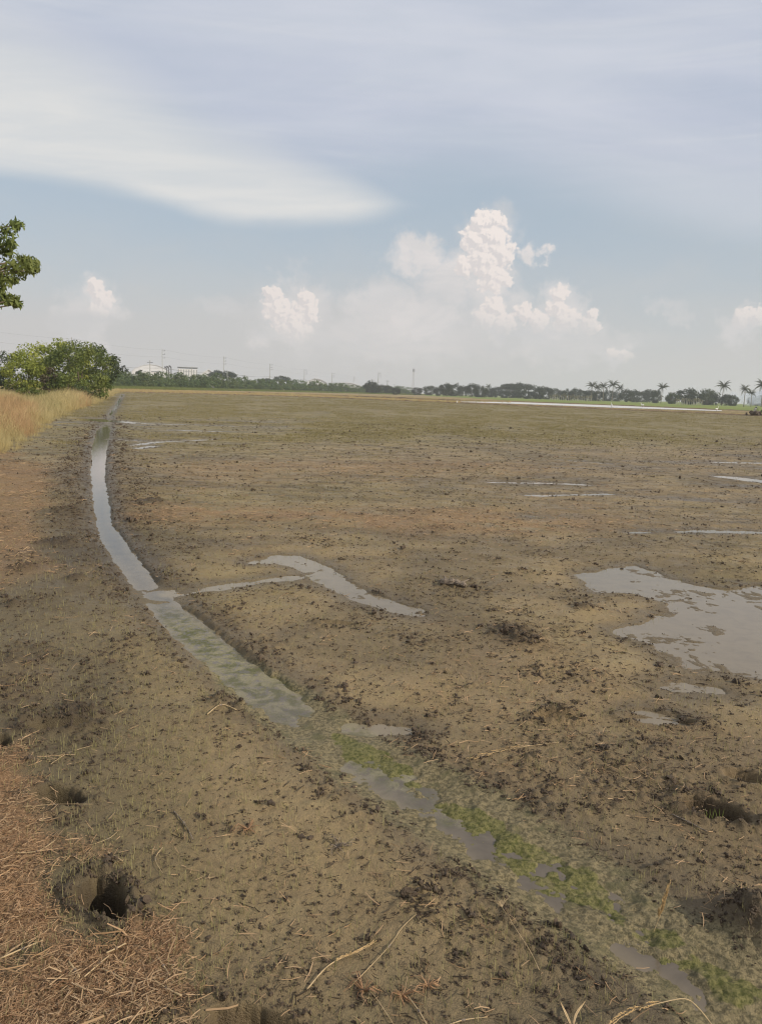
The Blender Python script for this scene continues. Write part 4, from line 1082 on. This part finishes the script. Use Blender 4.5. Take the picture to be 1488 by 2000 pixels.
for k in range(40):
    if k < 24: xp = 1074 + k * 3.5 + random.uniform(-1, 1); d = 400; z_ = 'left of and below the palm grove'
    else: xp = 1320 + (k - 24) * 3.3 + random.uniform(-1, 1); d = 385; z_ = 'before the smoke right of the lone palm'
    p = P(xp, d + random.uniform(-5, 5))
    if k < 3: o = make_banana((p[0], p[1], 0), 400 + k); bp.append(o)
    else: o = copy_tree(bp[k % 3]); o.location = (p[0], p[1], 0)
    o.rotation_euler = (0, 0, k * 1.9); s_ = random.uniform(.8, 1.15); o.scale = (s_, s_, s_)
    tag(o, 'pale dry banana plant ' + z_, 'banana plant', 'banana plants ' + z_)

# ------------------------------------------------------------------ power line, mast, warehouses, stacks
M_CONC = simple('pole_concrete', (0.40, 0.39, 0.37), .9, .2, 1, .1)
M_DARKM = simple('dark_metal', (0.10, 0.10, 0.11), .6, .1, 1, .3)
M_WIRE = simple('wire', (0.16, 0.16, 0.17), .6, 0, 1, .3)
def tall_pole(loc, H=22.0, th=.28):
    root = empty('power_pole', loc); mb = MB(); mb.tube([(0, 0, 0), (0, 0, H)], [th, th * .55], 6); mb.build('pole', M_CONC, root)
    for k, z_ in enumerate((H - 1.2, H - 3.2, H - 5.2)):
        mb = MB(); mb.box(0, -.07, z_ - .08, 1.7, .07, z_ + .08); mb.tube([(1.6, 0, z_), (1.6, 0, z_ + .7)], .10, 5); mb.build('insulator_arm', M_DARKM, root)
    mb = MB(); mb.box(-1.4, -.1, H * .5 - .1, 1.4, .1, H * .5 + .1); mb.build('crossarm', M_CONC, root)
    return root
def short_pole(loc, H=11.5):
    root = empty('service_pole', loc); mb = MB(); mb.tube([(0, 0, 0), (0, 0, H)], [.22, .16], 6); mb.build('pole', M_CONC, root)
    mb = MB(); mb.box(-1.2, -.08, H - .9, 1.2, .08, H - .7); mb.build('crossarm', M_DARKM, root)
    return root
tall_px = [(143, 668, 'tallest power pole, its top showing above the left tree clump'), (318, 686, 'tall power pole left of the three dark stacks'), (437, 699, 'tall power pole in front of the first rain tree'),
           (527, 712, 'tall power pole between the two smaller rain trees'), (594, 722, 'tall power pole near the pale domed roofs'), (648, 729, 'tall thin power pole over the second pale roof'),
           (690, 736, 'faint far power pole left of the tree group'), (738, 728, 'tall power pole rising from the far tree group')]
tp0 = None; linep = []
for xp, yt, lb in tall_px:
    d = 20.4 * F_PX / (hor(xp) - yt); p = P(xp, d)
    if tp0 is None: o = tp0 = tall_pole((p[0], p[1], 0))
    else: o = copy_tree(tp0); o.location = (p[0], p[1], 0)
    s_ = d / 520; s_ = max(1, min(s_, 1.7)); o.scale = (s_, s_, 1)
    tag(o, lb, 'power pole')
    if xp < 700: linep.append((p[0], p[1]))
sp0 = None; sline = []
for xp, yt, lb in [(294, 707, 'short pole above the airy tree, left of the tallest hedge pole'), (375, 718, 'short pole in front of the pale box-shaped building'), (444, 724, 'short pale pole just right of the rain tree pole'),
                   (540, 735, 'short pale pole beside the domed rain tree'), (615, 739, 'short pole with crossarm between the two pale roofs'), (726, 741, 'short pole left of the far tree group'),
                   (756, 743, 'short pole right of the far tree group'), (770, 751, 'smallest pole left of the communication mast')]:
    d = 10.0 * F_PX / (hor(xp) - yt); p = P(xp, d)
    if sp0 is None: o = sp0 = short_pole((p[0], p[1], 0))
    else: o = copy_tree(sp0); o.location = (p[0], p[1], 0)
    s_ = max(1, min(1.8, d / 400)); o.scale = (s_, s_, 1)
    tag(o, lb, 'utility pole')
first = np.array(linep[0]); second = np.array(linep[1]); ext = first - (second - first) * 1.0
LP = [tuple(ext)] + linep
for wi, (off, hz_) in enumerate([(-1.3, 11.1), (0, 11.1), (1.3, 11.1), (1.6, 21.4), (1.6, 17.4)]):
    mb = MB(); pts = []
    for (a_, b_) in zip(LP[:-1], LP[1:]):
        for q in range(8):
            f = q / 8; sag = 4 * f * (1 - f) * 1.1
            pts.append((a_[0] + (b_[0] - a_[0]) * f + off, a_[1] + (b_[1] - a_[1]) * f, hz_ - sag))
    pts.append((LP[-1][0] + off, LP[-1][1], hz_))
    mb.tube(pts, .045 if wi < 3 else .028, 4, False)
    lb = ['lower power wire hung on the left end of the crossarms', 'lower power wire running through the pole centres', 'lower power wire hung on the right end of the crossarms', 'topmost thin power wire of the tall poles', 'thin power wire hung from the lowest arms near the pole tops'][wi]
    tag(mb.build('power_wire', M_WIRE), lb, 'wire')
# mast
def mast():
    d = 1000.0; H = (hor(806) - 721) / F_PX * d + EYE; p = P(806, d); root = empty('communication_mast', (p[0], p[1], 0))
    M_MAST = simple('mast_paint', (0.42, 0.36, 0.35), .7, 0, 1, .2)
    for sx, sy in ((-1, -1), (1, -1), (1, 1), (-1, 1)):
        mb = MB(); mb.tube([(sx * 1.3, sy * 1.3, 0), (sx * .45, sy * .45, H)], .13, 4); mb.build('leg', M_MAST, root)
    mb = MB(); nb = 14
    for k in range(nb):
        z0, z1 = H * k / nb, H * (k + 1) / nb; w0, w1 = 1.3 - .85 * k / nb, 1.3 - .85 * (k + 1) / nb
        for a_, b_ in (((-1, -1), (1, -1)), ((1, -1), (1, 1)), ((1, 1), (-1, 1)), ((-1, 1), (-1, -1))):
            mb.tube([(a_[0] * w0, a_[1] * w0, z0), (b_[0] * w1, b_[1] * w1, z1)], .06, 3, False); mb.tube([(b_[0] * w0, b_[1] * w0, z0), (a_[0] * w1, a_[1] * w1, z1)], .06, 3, False)
    mb.build('lattice', M_MAST, root)
    for k in range(3):
        a_ = k * 2.094; mb = MB(); cx, cy = 1.1 * math.cos(a_), 1.1 * math.sin(a_); mb.box(cx - .35, cy - .3, H - 4.2, cx + .35, cy + .3, H - .8); mb.build('antenna_panel', M_DARKM, root)
    tag(root, 'thin lattice communication mast with dark antennas on top', 'mast')
mast()
M_ROOF = simple('pale_roof', (0.70, 0.70, 0.71), .7, .05, .05, .2)
M_ROOF2 = simple('grey_roof', (0.30, 0.31, 0.33), .7, .1, .05, .2)
M_WALL = simple('pale_wall', (0.72, 0.71, 0.69), .85, .08, .05, .1)
def warehouse(xp0, xp1, ytop, d, kind, label, depth=35, yeave=None, roofm=None, bays=8):
    p0, p1 = np.array(P(xp0, d)), np.array(P(xp1, d)); L = np.linalg.norm(p1 - p0); c_ = (p0 + p1) / 2
    xm = (xp0 + xp1) / 2; H = (hor(xm) - ytop) / F_PX * d + EYE
    He = (hor(xm) - (yeave or ytop + 4)) / F_PX * d + EYE
    root = empty('warehouse', (c_[0], c_[1], 0), math.atan2(p1[1] - p0[1], p1[0] - p0[0]))
    hl = L / 2
    mb = MB(); mb.box(-hl + .4, 0, 0, hl - .4, depth, He); mb.build('wall', M_WALL, root)
    mb = MB(); n = 14; V = []
    for i in range(n + 1):
        f = i / n; x_ = -hl + L * f
        if kind == 'arch': z_ = He + (H - He) * math.sin(math.pi * f) ** .8
        elif kind == 'gable': z_ = He + (H - He) * (1 - abs(2 * f - 1))
        elif kind == 'flat': z_ = H - .5
        V += [(x_, -1.0, z_), (x_, depth + 1, z_), (x_, -1.0, z_ + .5 if kind != 'flat' else H), (x_, depth + 1, z_ + .5 if kind != 'flat' else H)]
    Q = []
    for i in range(n):
        a_, b_ = 4 * i, 4 * i + 4; Q += [(a_, b_, b_ + 1, a_ + 1), (a_ + 2, a_ + 3, b_ + 3, b_ + 2), (a_, a_ + 2, b_ + 2, b_), (a_ + 1, b_ + 1, b_ + 3, a_ + 3)]
    Q += [(0, 1, 3, 2), (4 * n, 4 * n + 2, 4 * n + 3, 4 * n + 1)]
    mb.add(V, Q); mb.build('roof', roofm or M_ROOF, root)
    if kind != 'flat':   # end wall under the arch
        mb = MB(); V = [(-hl + .5, .05, He - .3)] + [(-hl + L * i / n * .98 + L * .01, .05, V[4 * i][2] - .05) for i in range(n + 1)] + [(hl - .5, .05, He - .3)]
        mb.add([(v[0], -.05, v[2]) for v in V] + [(0, -.05, He - .3)], None, [(len(V), i + 1, i) for i in range(len(V) - 1)]); mb.build('gable', roofm or M_ROOF, root)
    for k in range(bays):
        x_ = -hl + L * (k + .5) / bays; mb = MB(); mb.box(x_ - .25, -.16, 0, x_ + .25, -.003, He - .3); mb.build('rib', M_ROOF2, root)
    return tag(root, label, 'warehouse')
warehouse(258, 334, 715, 1100, 'arch', 'wide pale domed hall roof behind the tall pole', yeave=728, bays=0)
warehouse(296, 320, 727, 560, 'flat', 'low grey-roofed shed at the foot of the tall pole', roofm=M_ROOF2, depth=15, bays=4)
warehouse(347, 387, 719, 600, 'flat', 'white box-shaped building with dark overhanging roof edge', roofm=M_ROOF2, depth=28)
warehouse(384, 432, 724, 640, 'gable', 'pale hall with sloping roof left of the first rain tree', yeave=738)
warehouse(575, 606, 746, 820, 'flat', 'low white shed at the left of the pale domed roofs', depth=20, bays=5)
warehouse(596, 640, 741, 900, 'arch', 'left one of the two faint domed roofs behind the hedge', yeave=750, bays=0)
warehouse(644, 706, 748, 950, 'arch', 'right, wider one of the two faint domed roofs behind the hedge', yeave=755, bays=0)
def stack(xp, yt, label):
    d = 560; p = P(xp, d); H = (hor(xp) - yt) / F_PX * d + EYE; root = empty('vent_stack', (p[0], p[1], 0))
    mb = MB(); mb.tube([(0, 0, 0), (0, 0, H - 1.6)], .32, 8); mb.build('pipe', M_DARKM, root)
    mb = MB(); mb.tube([(0, 0, H - 1.6), (-.25, 0, H - .8), (-.9, 0, H - .2), (-1.5, 0, H)], [.36, .5, .55, .5], 8); mb.build('hood', M_DARKM, root)
    tag(root, label, 'stack')
stack(326.5, 719, 'left one of the three dark hooded stacks')
stack(330.5, 718, 'middle one of the three dark hooded stacks')
stack(335, 717, 'right and tallest of the three dark hooded stacks')

# ------------------------------------------------------------------ egrets, pump post and spoil at the bund
M_WHITE = simple('white_feather', (0.80, 0.79, 0.75), .7, .05, 5, .2)
M_BEAK = simple('beak', (0.45, 0.32, 0.08), .5)
def egret(xp, d, s_, rz, label):
    p = P(xp, d); root = empty('egret', (p[0], p[1], .30), rz)
    mb = MB(); V, T = ICO[2]; W_ = V.copy(); W_[:, 0] *= .26; W_[:, 1] *= .10; W_[:, 2] *= .11; W_[:, 2] -= .10 * W_[:, 0]; W_ += (0, 0, .42)
    mb.add(W_, None, T); mb.tube([(.20, 0, .46), (.30, 0, .56), (.27, 0, .68), (.34, 0, .78)], [.055, .035, .028, .03], 7)
    mb.blob((.36, 0, .79), (.055, .03, .032), 1, .05, 2); mb.ribbon([(-.2, 0, .42), (-.38, 0, .34)], [.1, .03]); mb.build('body', M_WHITE, root, True)
    mb = MB(); mb.tube([(.40, 0, .79), (.50, 0, .765)], [.014, .003], 5); mb.build('beak', M_BEAK, root)
    for q in (-1, 1):
        mb = MB(); mb.tube([(.0, .04 * q, .36), (.02, .04 * q, .18), (-.02, .04 * q, 0)], .010, 5); mb.build('leg', M_DARKM, root)
    root.scale = (s_,) * 3; return tag(root, label, 'bird')
egret(1255, 150, 1.0, 2.6, 'white egret on the bund between palm grove and lone palm')
egret(1400, 121, .9, .4, 'white egret on the bund below the dense dark tree')
egret(1195, 122, .95, 1.5, 'upright white egret before the palm grove')
egret(893, 100, .7, 1.2, 'small white egret out in the field left of the canal')
def post_and_spoil():
    p = P(1475, 113); root = empty('concrete_post', (p[0], p[1], .25))
    mb = MB(); mb.box(-.13, -.13, 0, .13, .13, .75); mb.build('shaft', M_CONC, root)
    mb = MB(); mb.blob((.12, 0, .86), (.13, .12, .10), 3, .15, 2); mb.build('cap', M_DARKM, root)
    tag(root, 'short grey post with dark cap on the bund at the right edge', 'post')
    mb = MB(); rg = random.Random(3); q = P(1486, 111)
    for k in range(26): mb.blob((q[0] + rg.gauss(0, .7), q[1] + rg.gauss(0, .4), .15 + abs(rg.gauss(0, .18))), rg.uniform(.12, .3), k, .4, 1)
    tag(mb.build('spoil_heap', M_CLOD), 'dark heap of dug earth on the bund at the right edge', 'earth heap')
post_and_spoil()
ft(1483, 112, .9, .75, .02, M_LEAF_HEDGE, 36, 'low weedy bush beside the grey post at the right edge', n_clumps=8, n_per=40, leaf=.09, name='weed_bush', cat='bush').location.z = .25

# ------------------------------------------------------------------ things lying in the foreground
M_STEM = simple('straw_stem', (0.47, 0.345, 0.19), .6, .25, 40, .3)
M_GRAIN = simple('rice_grain', (0.50, 0.34, 0.16), .6, .3, 120, .3)
M_WOOD = simple('drift_wood', (0.24, 0.19, 0.14), .8, .5, 60, .2, bump=.6, bscale=90)
def gz1(x_, y_): return float(ground_z(np.array([x_]), np.array([y_]))[0])
def lay(pxs, lift=.006, z_add=None):
    """points lying on the ground under picture positions"""
    pts = []
    for k, q in enumerate(pxs):
        z0 = .04
        for _ in range(3):
            g_ = G(q[0], q[1], z0); z0 = gz1(*g_) + lift + (z_add[k] if z_add else 0)
        pts.append(Vector((g_[0], g_[1], z0)))
    m = np.median([p.z for p in pts])
    if not z_add:
        for p in pts: p.z = max(p.z, m - .004) if p.z < m else min(p.z, m + .02)
    return pts
def catmull(pts, n=6):
    out = []; P_ = [pts[0]] + list(pts) + [pts[-1]]
    for i in range(1, len(P_) - 2):
        for k in range(n):
            t = k / n; a_, b_, c_, d_ = P_[i - 1:i + 3]
            out.append(.5 * ((2 * b_) + (c_ - a_) * t + (2 * a_ - 5 * b_ + 4 * c_ - d_) * t * t + (3 * b_ - a_ - 3 * c_ + d_) * t ** 3))
    out.append(pts[-1]); return out
def stalk(pxs, r0, r1, label, name='dry_straw', mat=None, z_add=None, cat='stalk', head=None, spread=None, lift=.006, root=None, node=True):
    pts = lay(pxs, lift, z_add); sm = catmull(pts, 5)
    c_ = pts[0]
    root = empty(name, c_); rel = [p - c_ for p in sm]
    mb = MB(); mb.tube(rel, list(np.linspace(r0, r1, len(rel))), 6); mb.build('stem', mat or M_STEM, root, True)
    if node and head is None:
        mb = MB(); q = len(rel) // 2; mb.tube([rel[q - 1].lerp(rel[q], .6), rel[q].lerp(rel[q + 1], .4)], r0 * 1.5, 6); mb.build('node', M_WOOD, root)
    rg = random.Random(int(pxs[0][0]))
    if head == 'grain':   # rice panicle: drooping branchlets with grains along the last part of the stem
        i0 = int(len(rel) * spread[0]); mb = MB(); nb = spread[1]
        for k in range(nb):
            i_ = i0 + int((len(rel) - 1 - i0) * k / nb); b_ = rel[i_]; d = (rel[min(i_ + 1, len(rel) - 1)] - rel[max(i_ - 1, 0)]).normalized()
            sd = d.cross(Vector((0, 0, 1))).normalized() * rg.choice((-1, 1)); L = spread[2] * rg.uniform(.6, 1.1)
            prev = b_
            for g_ in range(6):
                f = (g_ + 1) / 6; q = b_ + d * L * f + sd * L * spread[3] * f ** .7 + Vector((0, 0, .002 + rg.uniform(-.001, .003)))
                mb.tube([prev, q], .00035, 3, False); dd_ = (q - prev).normalized(); prev = q
                if g_ > 0: mb.tube([q - dd_ * .0035, q, q + dd_ * .004], [.0003, .0017, .0002], 5, False)
        mb.build('seed_head', M_GRAIN, root, True)
    if head == 'fan':     # spread fingers of a dry grass head
        e_ = rel[-1]; d = (rel[-1] - rel[-3]).normalized(); sd = d.cross(Vector((0, 0, 1))).normalized()
        for k in range(9):
            a_ = -.75 + 1.5 * k / 8; L = .055 * rg.uniform(.6, 1.1)
            mb = MB(); dr = d * math.cos(a_) + sd * math.sin(a_); mb.tube([e_, e_ + dr * L * .5 + Vector((0, 0, .01)), e_ + dr * L + Vector((0, 0, .006))], [.0009, .0008, .0004], 4, False); mb.build('finger', M_STEM, root)
    return tag(root, label, cat)
stalk([(1090, 1450), (1040, 1456), (990, 1464), (955, 1472), (924, 1480)], .0012, .0010, 'dry rice panicle lying across the mud right of the ditch bend', 'rice_panicle', head='grain', spread=(.38, 16, .05, .28), cat='rice ear')
stalk([(600, 1932), (635, 1892), (665, 1872), (700, 1858), (727, 1843)], .0019, .0012, 'plump rice ear with short stem near the bottom centre', 'rice_panicle', head='grain', spread=(.42, 16, .028, .12), cat='rice ear')
stalk([(682, 1930), (706, 1905), (760, 1848), (785, 1812), (812, 1786)], .0014, .0008, 'long bent straw running up right beside the plump rice ear')
stalk([(768, 2000), (735, 1950), (712, 1925), (688, 1895)], .0012, .0006, 'thin straw crossing the long bent straw at the bottom')
stalk([(1052, 1895), (1035, 1858), (1005, 1812), (980, 1772)], .0012, .0010, 'dry grass stem ending in a spread of thin fingers', 'dry_grass_flower', head='fan')
stalk([(1392, 2004), (1362, 1968), (1336, 1953), (1290, 1958), (1240, 1972), (1205, 1992), (1185, 2015)], .0016, .0010, 'arching rice ear drooping over the ditch edge at the bottom right', 'rice_panicle', z_add=[.01, .05, .07, .07, .06, .045, .03], head='grain', spread=(.5, 26, .035, .18), cat='rice ear')
stalk([(838, 2010), (818, 1975), (796, 1945)], .0022, .0014, 'short thick straw pointing up from the bottom edge')
stalk([(870, 2004), (905, 1992), (952, 1986)], .0018, .0010, 'pale straw lying flat at the bottom centre')
stalk([(1312, 1590), (1345, 1606), (1380, 1624)], .0034, .0026, 'straight brown stick lying below the right footprint', 'stick', mat=M_WOOD, cat='stick')
stalk([(100, 1492), (135, 1470), (180, 1456)], .0016, .0010, 'thin pale straw above the upper left footprint')
stalk([(40, 1577), (110, 1573), (180, 1572)], .0008, .0006, 'very thin straight straw lying over the upper left footprint', lift=.012)
stalk([(172, 1652), (212, 1638), (232, 1622)], .0014, .0008, 'short kinked twig in the mud between the two left footprints')
stalk([(318, 1655), (304, 1678), (318, 1705)], .0014, .0009, 'elbow-bent straw in the open mud right of the footprints')
stalk([(210, 1664), (240, 1682)], .0026, .0022, 'thick short stub of straw above the big footprint')
stalk([(340, 1585), (360, 1608), (378, 1640)], .0030, .0020, 'knobbly dark twig stuck in the mud at the left', 'stick', mat=M_WOOD, cat='stick')
stalk([(305, 1865), (320, 1888), (332, 1905)], .0026, .0020, 'short pinkish straw stub at the right rim of the straw mat')
stalk([(0, 1872), (45, 1852), (85, 1836)], .0026, .0018, 'long pale straw lying from the left edge towards the big footprint', lift=.016)
stalk([(208, 1862), (228, 1852), (246, 1842)], .0026, .0020, 'bright straw piece below the big footprint, upper one', lift=.018)
stalk([(165, 1908), (195, 1882), (214, 1866)], .0022, .0016, 'bright straw piece below the big footprint, lower one', lift=.018)
stalk([(135, 1878), (148, 1895), (156, 1908)], .0028, .0022, 'thick straw stub in the middle of the straw mat', lift=.018)
stalk([(200, 1892), (222, 1902), (241, 1913)], .0022, .0018, 'yellowish straw right of the thick stub in the mat', lift=.018)
stalk([(30, 1665), (75, 1660), (110, 1640)], .0018, .0012, 'slanting straw at the left edge of the upper straw mat', lift=.016)
stalk([(300, 1912), (325, 1930), (355, 1945)], .0016, .0026, 'flat pale leaf-like straw at the right end of the straw mat', lift=.012)
stalk([(790, 1165), (800, 1172)], .0030, .0020, 'small dark twig end beside the narrow puddle', 'stick', mat=M_WOOD, cat='stick')
stalk([(405, 1395), (432, 1380), (462, 1386)], .003, .002, 'pale broken stalk beside the mud lump at the ditch', 'stick', cat='stick') 
# upright feathery dry leaf
def feather():
    pts = lay([(1276, 1818)], .0) ; b_ = pts[0]; root = empty('feathery_grass', b_)
    v = ray(1306, 1724); up = (Vector((b_.x, b_.y, b_.z + .17)) + Vector((.035, .0, .0))) - b_
    mb = MB(); rel = [up * t + Vector((.004 * math.sin(t * 3), 0, 0)) for t in np.linspace(0, 1, 10)]; mb.tube(rel, list(np.linspace(.0012, .0006, 10)), 5); mb.build('stem', M_STEM, root)
    mb = MB(); rg = random.Random(9)
    for k in range(60):
        f = rg.uniform(.28, .97); b2 = up * f; a_ = rg.uniform(0, 6.28); L = .022 * (1.15 - f)+.006
        e_ = b2 + up.normalized() * L + Vector((math.cos(a_), math.sin(a_), 0)) * L * .35; mb.tube([b2, (b2 + e_) / 2, e_], [.0005, .0016, .0003], 4, False)
    mb.build('seed_head', M_GRAIN, root)
    tag(root, 'upright feathery dry grass head standing at the ditch edge', 'grass head')
feather()
def husk_leaf(pxs, wd, label, z_add):
    pts = catmull(lay(pxs, .003, z_add), 4); c_ = pts[0]; root = empty('dry_leaf', c_); n = len(pts)
    mb = MB(); mb.ribbon([p - c_ for p in pts], [wd * math.sin(math.pi * (.08 + .9 * i / (n - 1))) + .0005 for i in range(n)], Vector((.3, -.4, 1))); mb.build('blade', M_STEM, root)
    mb = MB(); mb.tube([p - c_ + Vector((0, 0, .0006)) for p in pts], .0006, 4); mb.build('midrib', M_GRAIN, root)
    tag(root, label, 'leaf')
husk_leaf([(1118, 2010), (1106, 1982), (1094, 1957)], .006, 'pointed yellowish husk leaf standing at the bottom edge, left one', [0, .02, .04])
husk_leaf([(1118, 2010), (1125, 1980), (1142, 1956)], .005, 'pointed dry husk leaf at the bottom edge, right one', [0, .02, .03])
# flotsam: weathered wood and a dead fern-like root
def driftwood():
    pts = lay([(858, 1136), (875, 1134), (892, 1138), (910, 1143)], .02); c_ = pts[0]; root = empty('driftwood', c_)
    mb = MB(); mb.tube([p - c_ for p in catmull(pts, 4)], [.012, .02, .03, .032, .026, .03, .034, .026, .03, .026, .018, .02, .012], 7); mb.build('log', M_WOOD, root)
    for q in ((885, 1140, 905, 1150), (872, 1133, 866, 1128), (897, 1139, 915, 1136)):
        pa = lay([q[:2], q[2:]], .02); mb = MB(); mb.tube([pa[0] - c_, pa[1] - c_ + Vector((0, 0, .02))], [.012, .004], 5); mb.build('branch', M_WOOD, root)
    tag(root, 'weathered grey piece of driftwood in the middle of the field', 'driftwood')
driftwood()
def root_tuft(px, py, s_, label, seed, mat):
    b_ = lay([(px, py)], 0)[0]; root = empty('root_tuft', b_); rg = random.Random(seed)
    for nm in ('root_mass', 'loose_roots'):
        mb = MB()
        for k in range(16 if nm == 'root_mass' else 8):
            a_ = rg.uniform(0, 6.28); L = s_ * rg.uniform(.4, 1.2) * (1 if nm == 'root_mass' else 1.6)
            mb.tube([(0, 0, 0), (math.cos(a_) * L * .5, math.sin(a_) * L * .5, L * rg.uniform(.1, .5)), (math.cos(a_ + .4) * L, math.sin(a_ + .4) * L, L * .05)], [.0018, .0012, .0004], 4, False)
        mb.build(nm, mat, root)
    tag(root, label, 'roots')
root_tuft(485, 1620, .045, 'reddish tuft of roots in the mud left of the ditch', 1, M_STRAW2)
root_tuft(710, 1935, .04, 'reddish root tuft beside the plump rice ear', 2, M_STRAW2)
root_tuft(785, 1945, .035, 'small reddish root tuft right of the plump rice ear', 3, M_STRAW2)
root_tuft(835, 1925, .035, 'loose rusty root tuft at the bottom centre', 4, M_STRAW2)
root_tuft(658, 1655, .05, 'long dark root tuft near the ditch bank', 5, M_WOOD)
def sprouts():
    b_ = lay([(1388, 1596)], 0)[0]; root = empty('grass_sprout', b_)
    for k in range(6):
        mb = MB(); x0 = -.02 + .012 * k; mb.ribbon([(x0, 0, 0), (x0 + .003, 0, .025), (x0 + .006 * (k % 3 - 1), 0, .05)], [.003, .0025, .0005], Vector((0, 1, 0))); mb.build('blade', M_GRN, root)
    tag(root, 'fresh green sprouts growing in the right footprint', 'sprout')
sprouts()

# ------------------------------------------------------------------ smoke and haze
def smoke(name, blobs, dens, col, label):
    mb = MB()
    for (xp, yp, d, rx, rz_) in blobs:
        v = ray(xp, yp); s_ = d / math.hypot(v[0], v[1]); c_ = np.array([v[0] * s_, v[1] * s_, EYE + v[2] * s_]); k = d / F_PX
        rg = np.random.default_rng(int(xp)); V, T = ICO[3]
        q = V * (1 + .25 * np.sin(V[:, [0]] * 5 + xp) * np.cos(V[:, [2]] * 4)) * np.array([rx * k, rx * k, rz_ * k]) + c_
        q[:, 2] = np.maximum(q[:, 2], .2); mb.add(q, None, T)
    m, t = newmat(name); pv = t.n('ShaderNodeVolumePrincipled', Color=(*col, 1), Density=dens); t.out(vol=pv.outputs[0])
    return tag(mb.build(name, m, smooth=True), label, kind='stuff')
smoke('smoke', [(1350, 768, 470, 14, 9), (1338, 775, 470, 22, 7), (1300, 778, 470, 22, 6), (1322, 766, 480, 9, 6), (1358, 760, 480, 8, 6)], .085, (.86, .88, .92), 'pale drifting field smoke right of the lone palm')
smoke('smoke', [(1440, 780, 455, 20, 8), (1430, 776, 455, 14, 9), (1470, 780, 460, 26, 10), (1500, 776, 470, 34, 16), (1460, 774, 470, 16, 7)], .085, (.80, .85, .95), 'bluish field smoke behind the slim palms at the right')
mb = MB(); mb.box(-2300, -1200, -1.0, 2300, 2300, 44)
m, t = newmat('haze_air'); pv = t.n('ShaderNodeVolumePrincipled', Color=(.86, .90, .95, 1), Density=.00036); pv.inputs['Anisotropy'].default_value = .2; t.out(vol=pv.outputs[0])
tag(mb.build('haze', m), 'thin pale haze over the fields', kind='stuff')
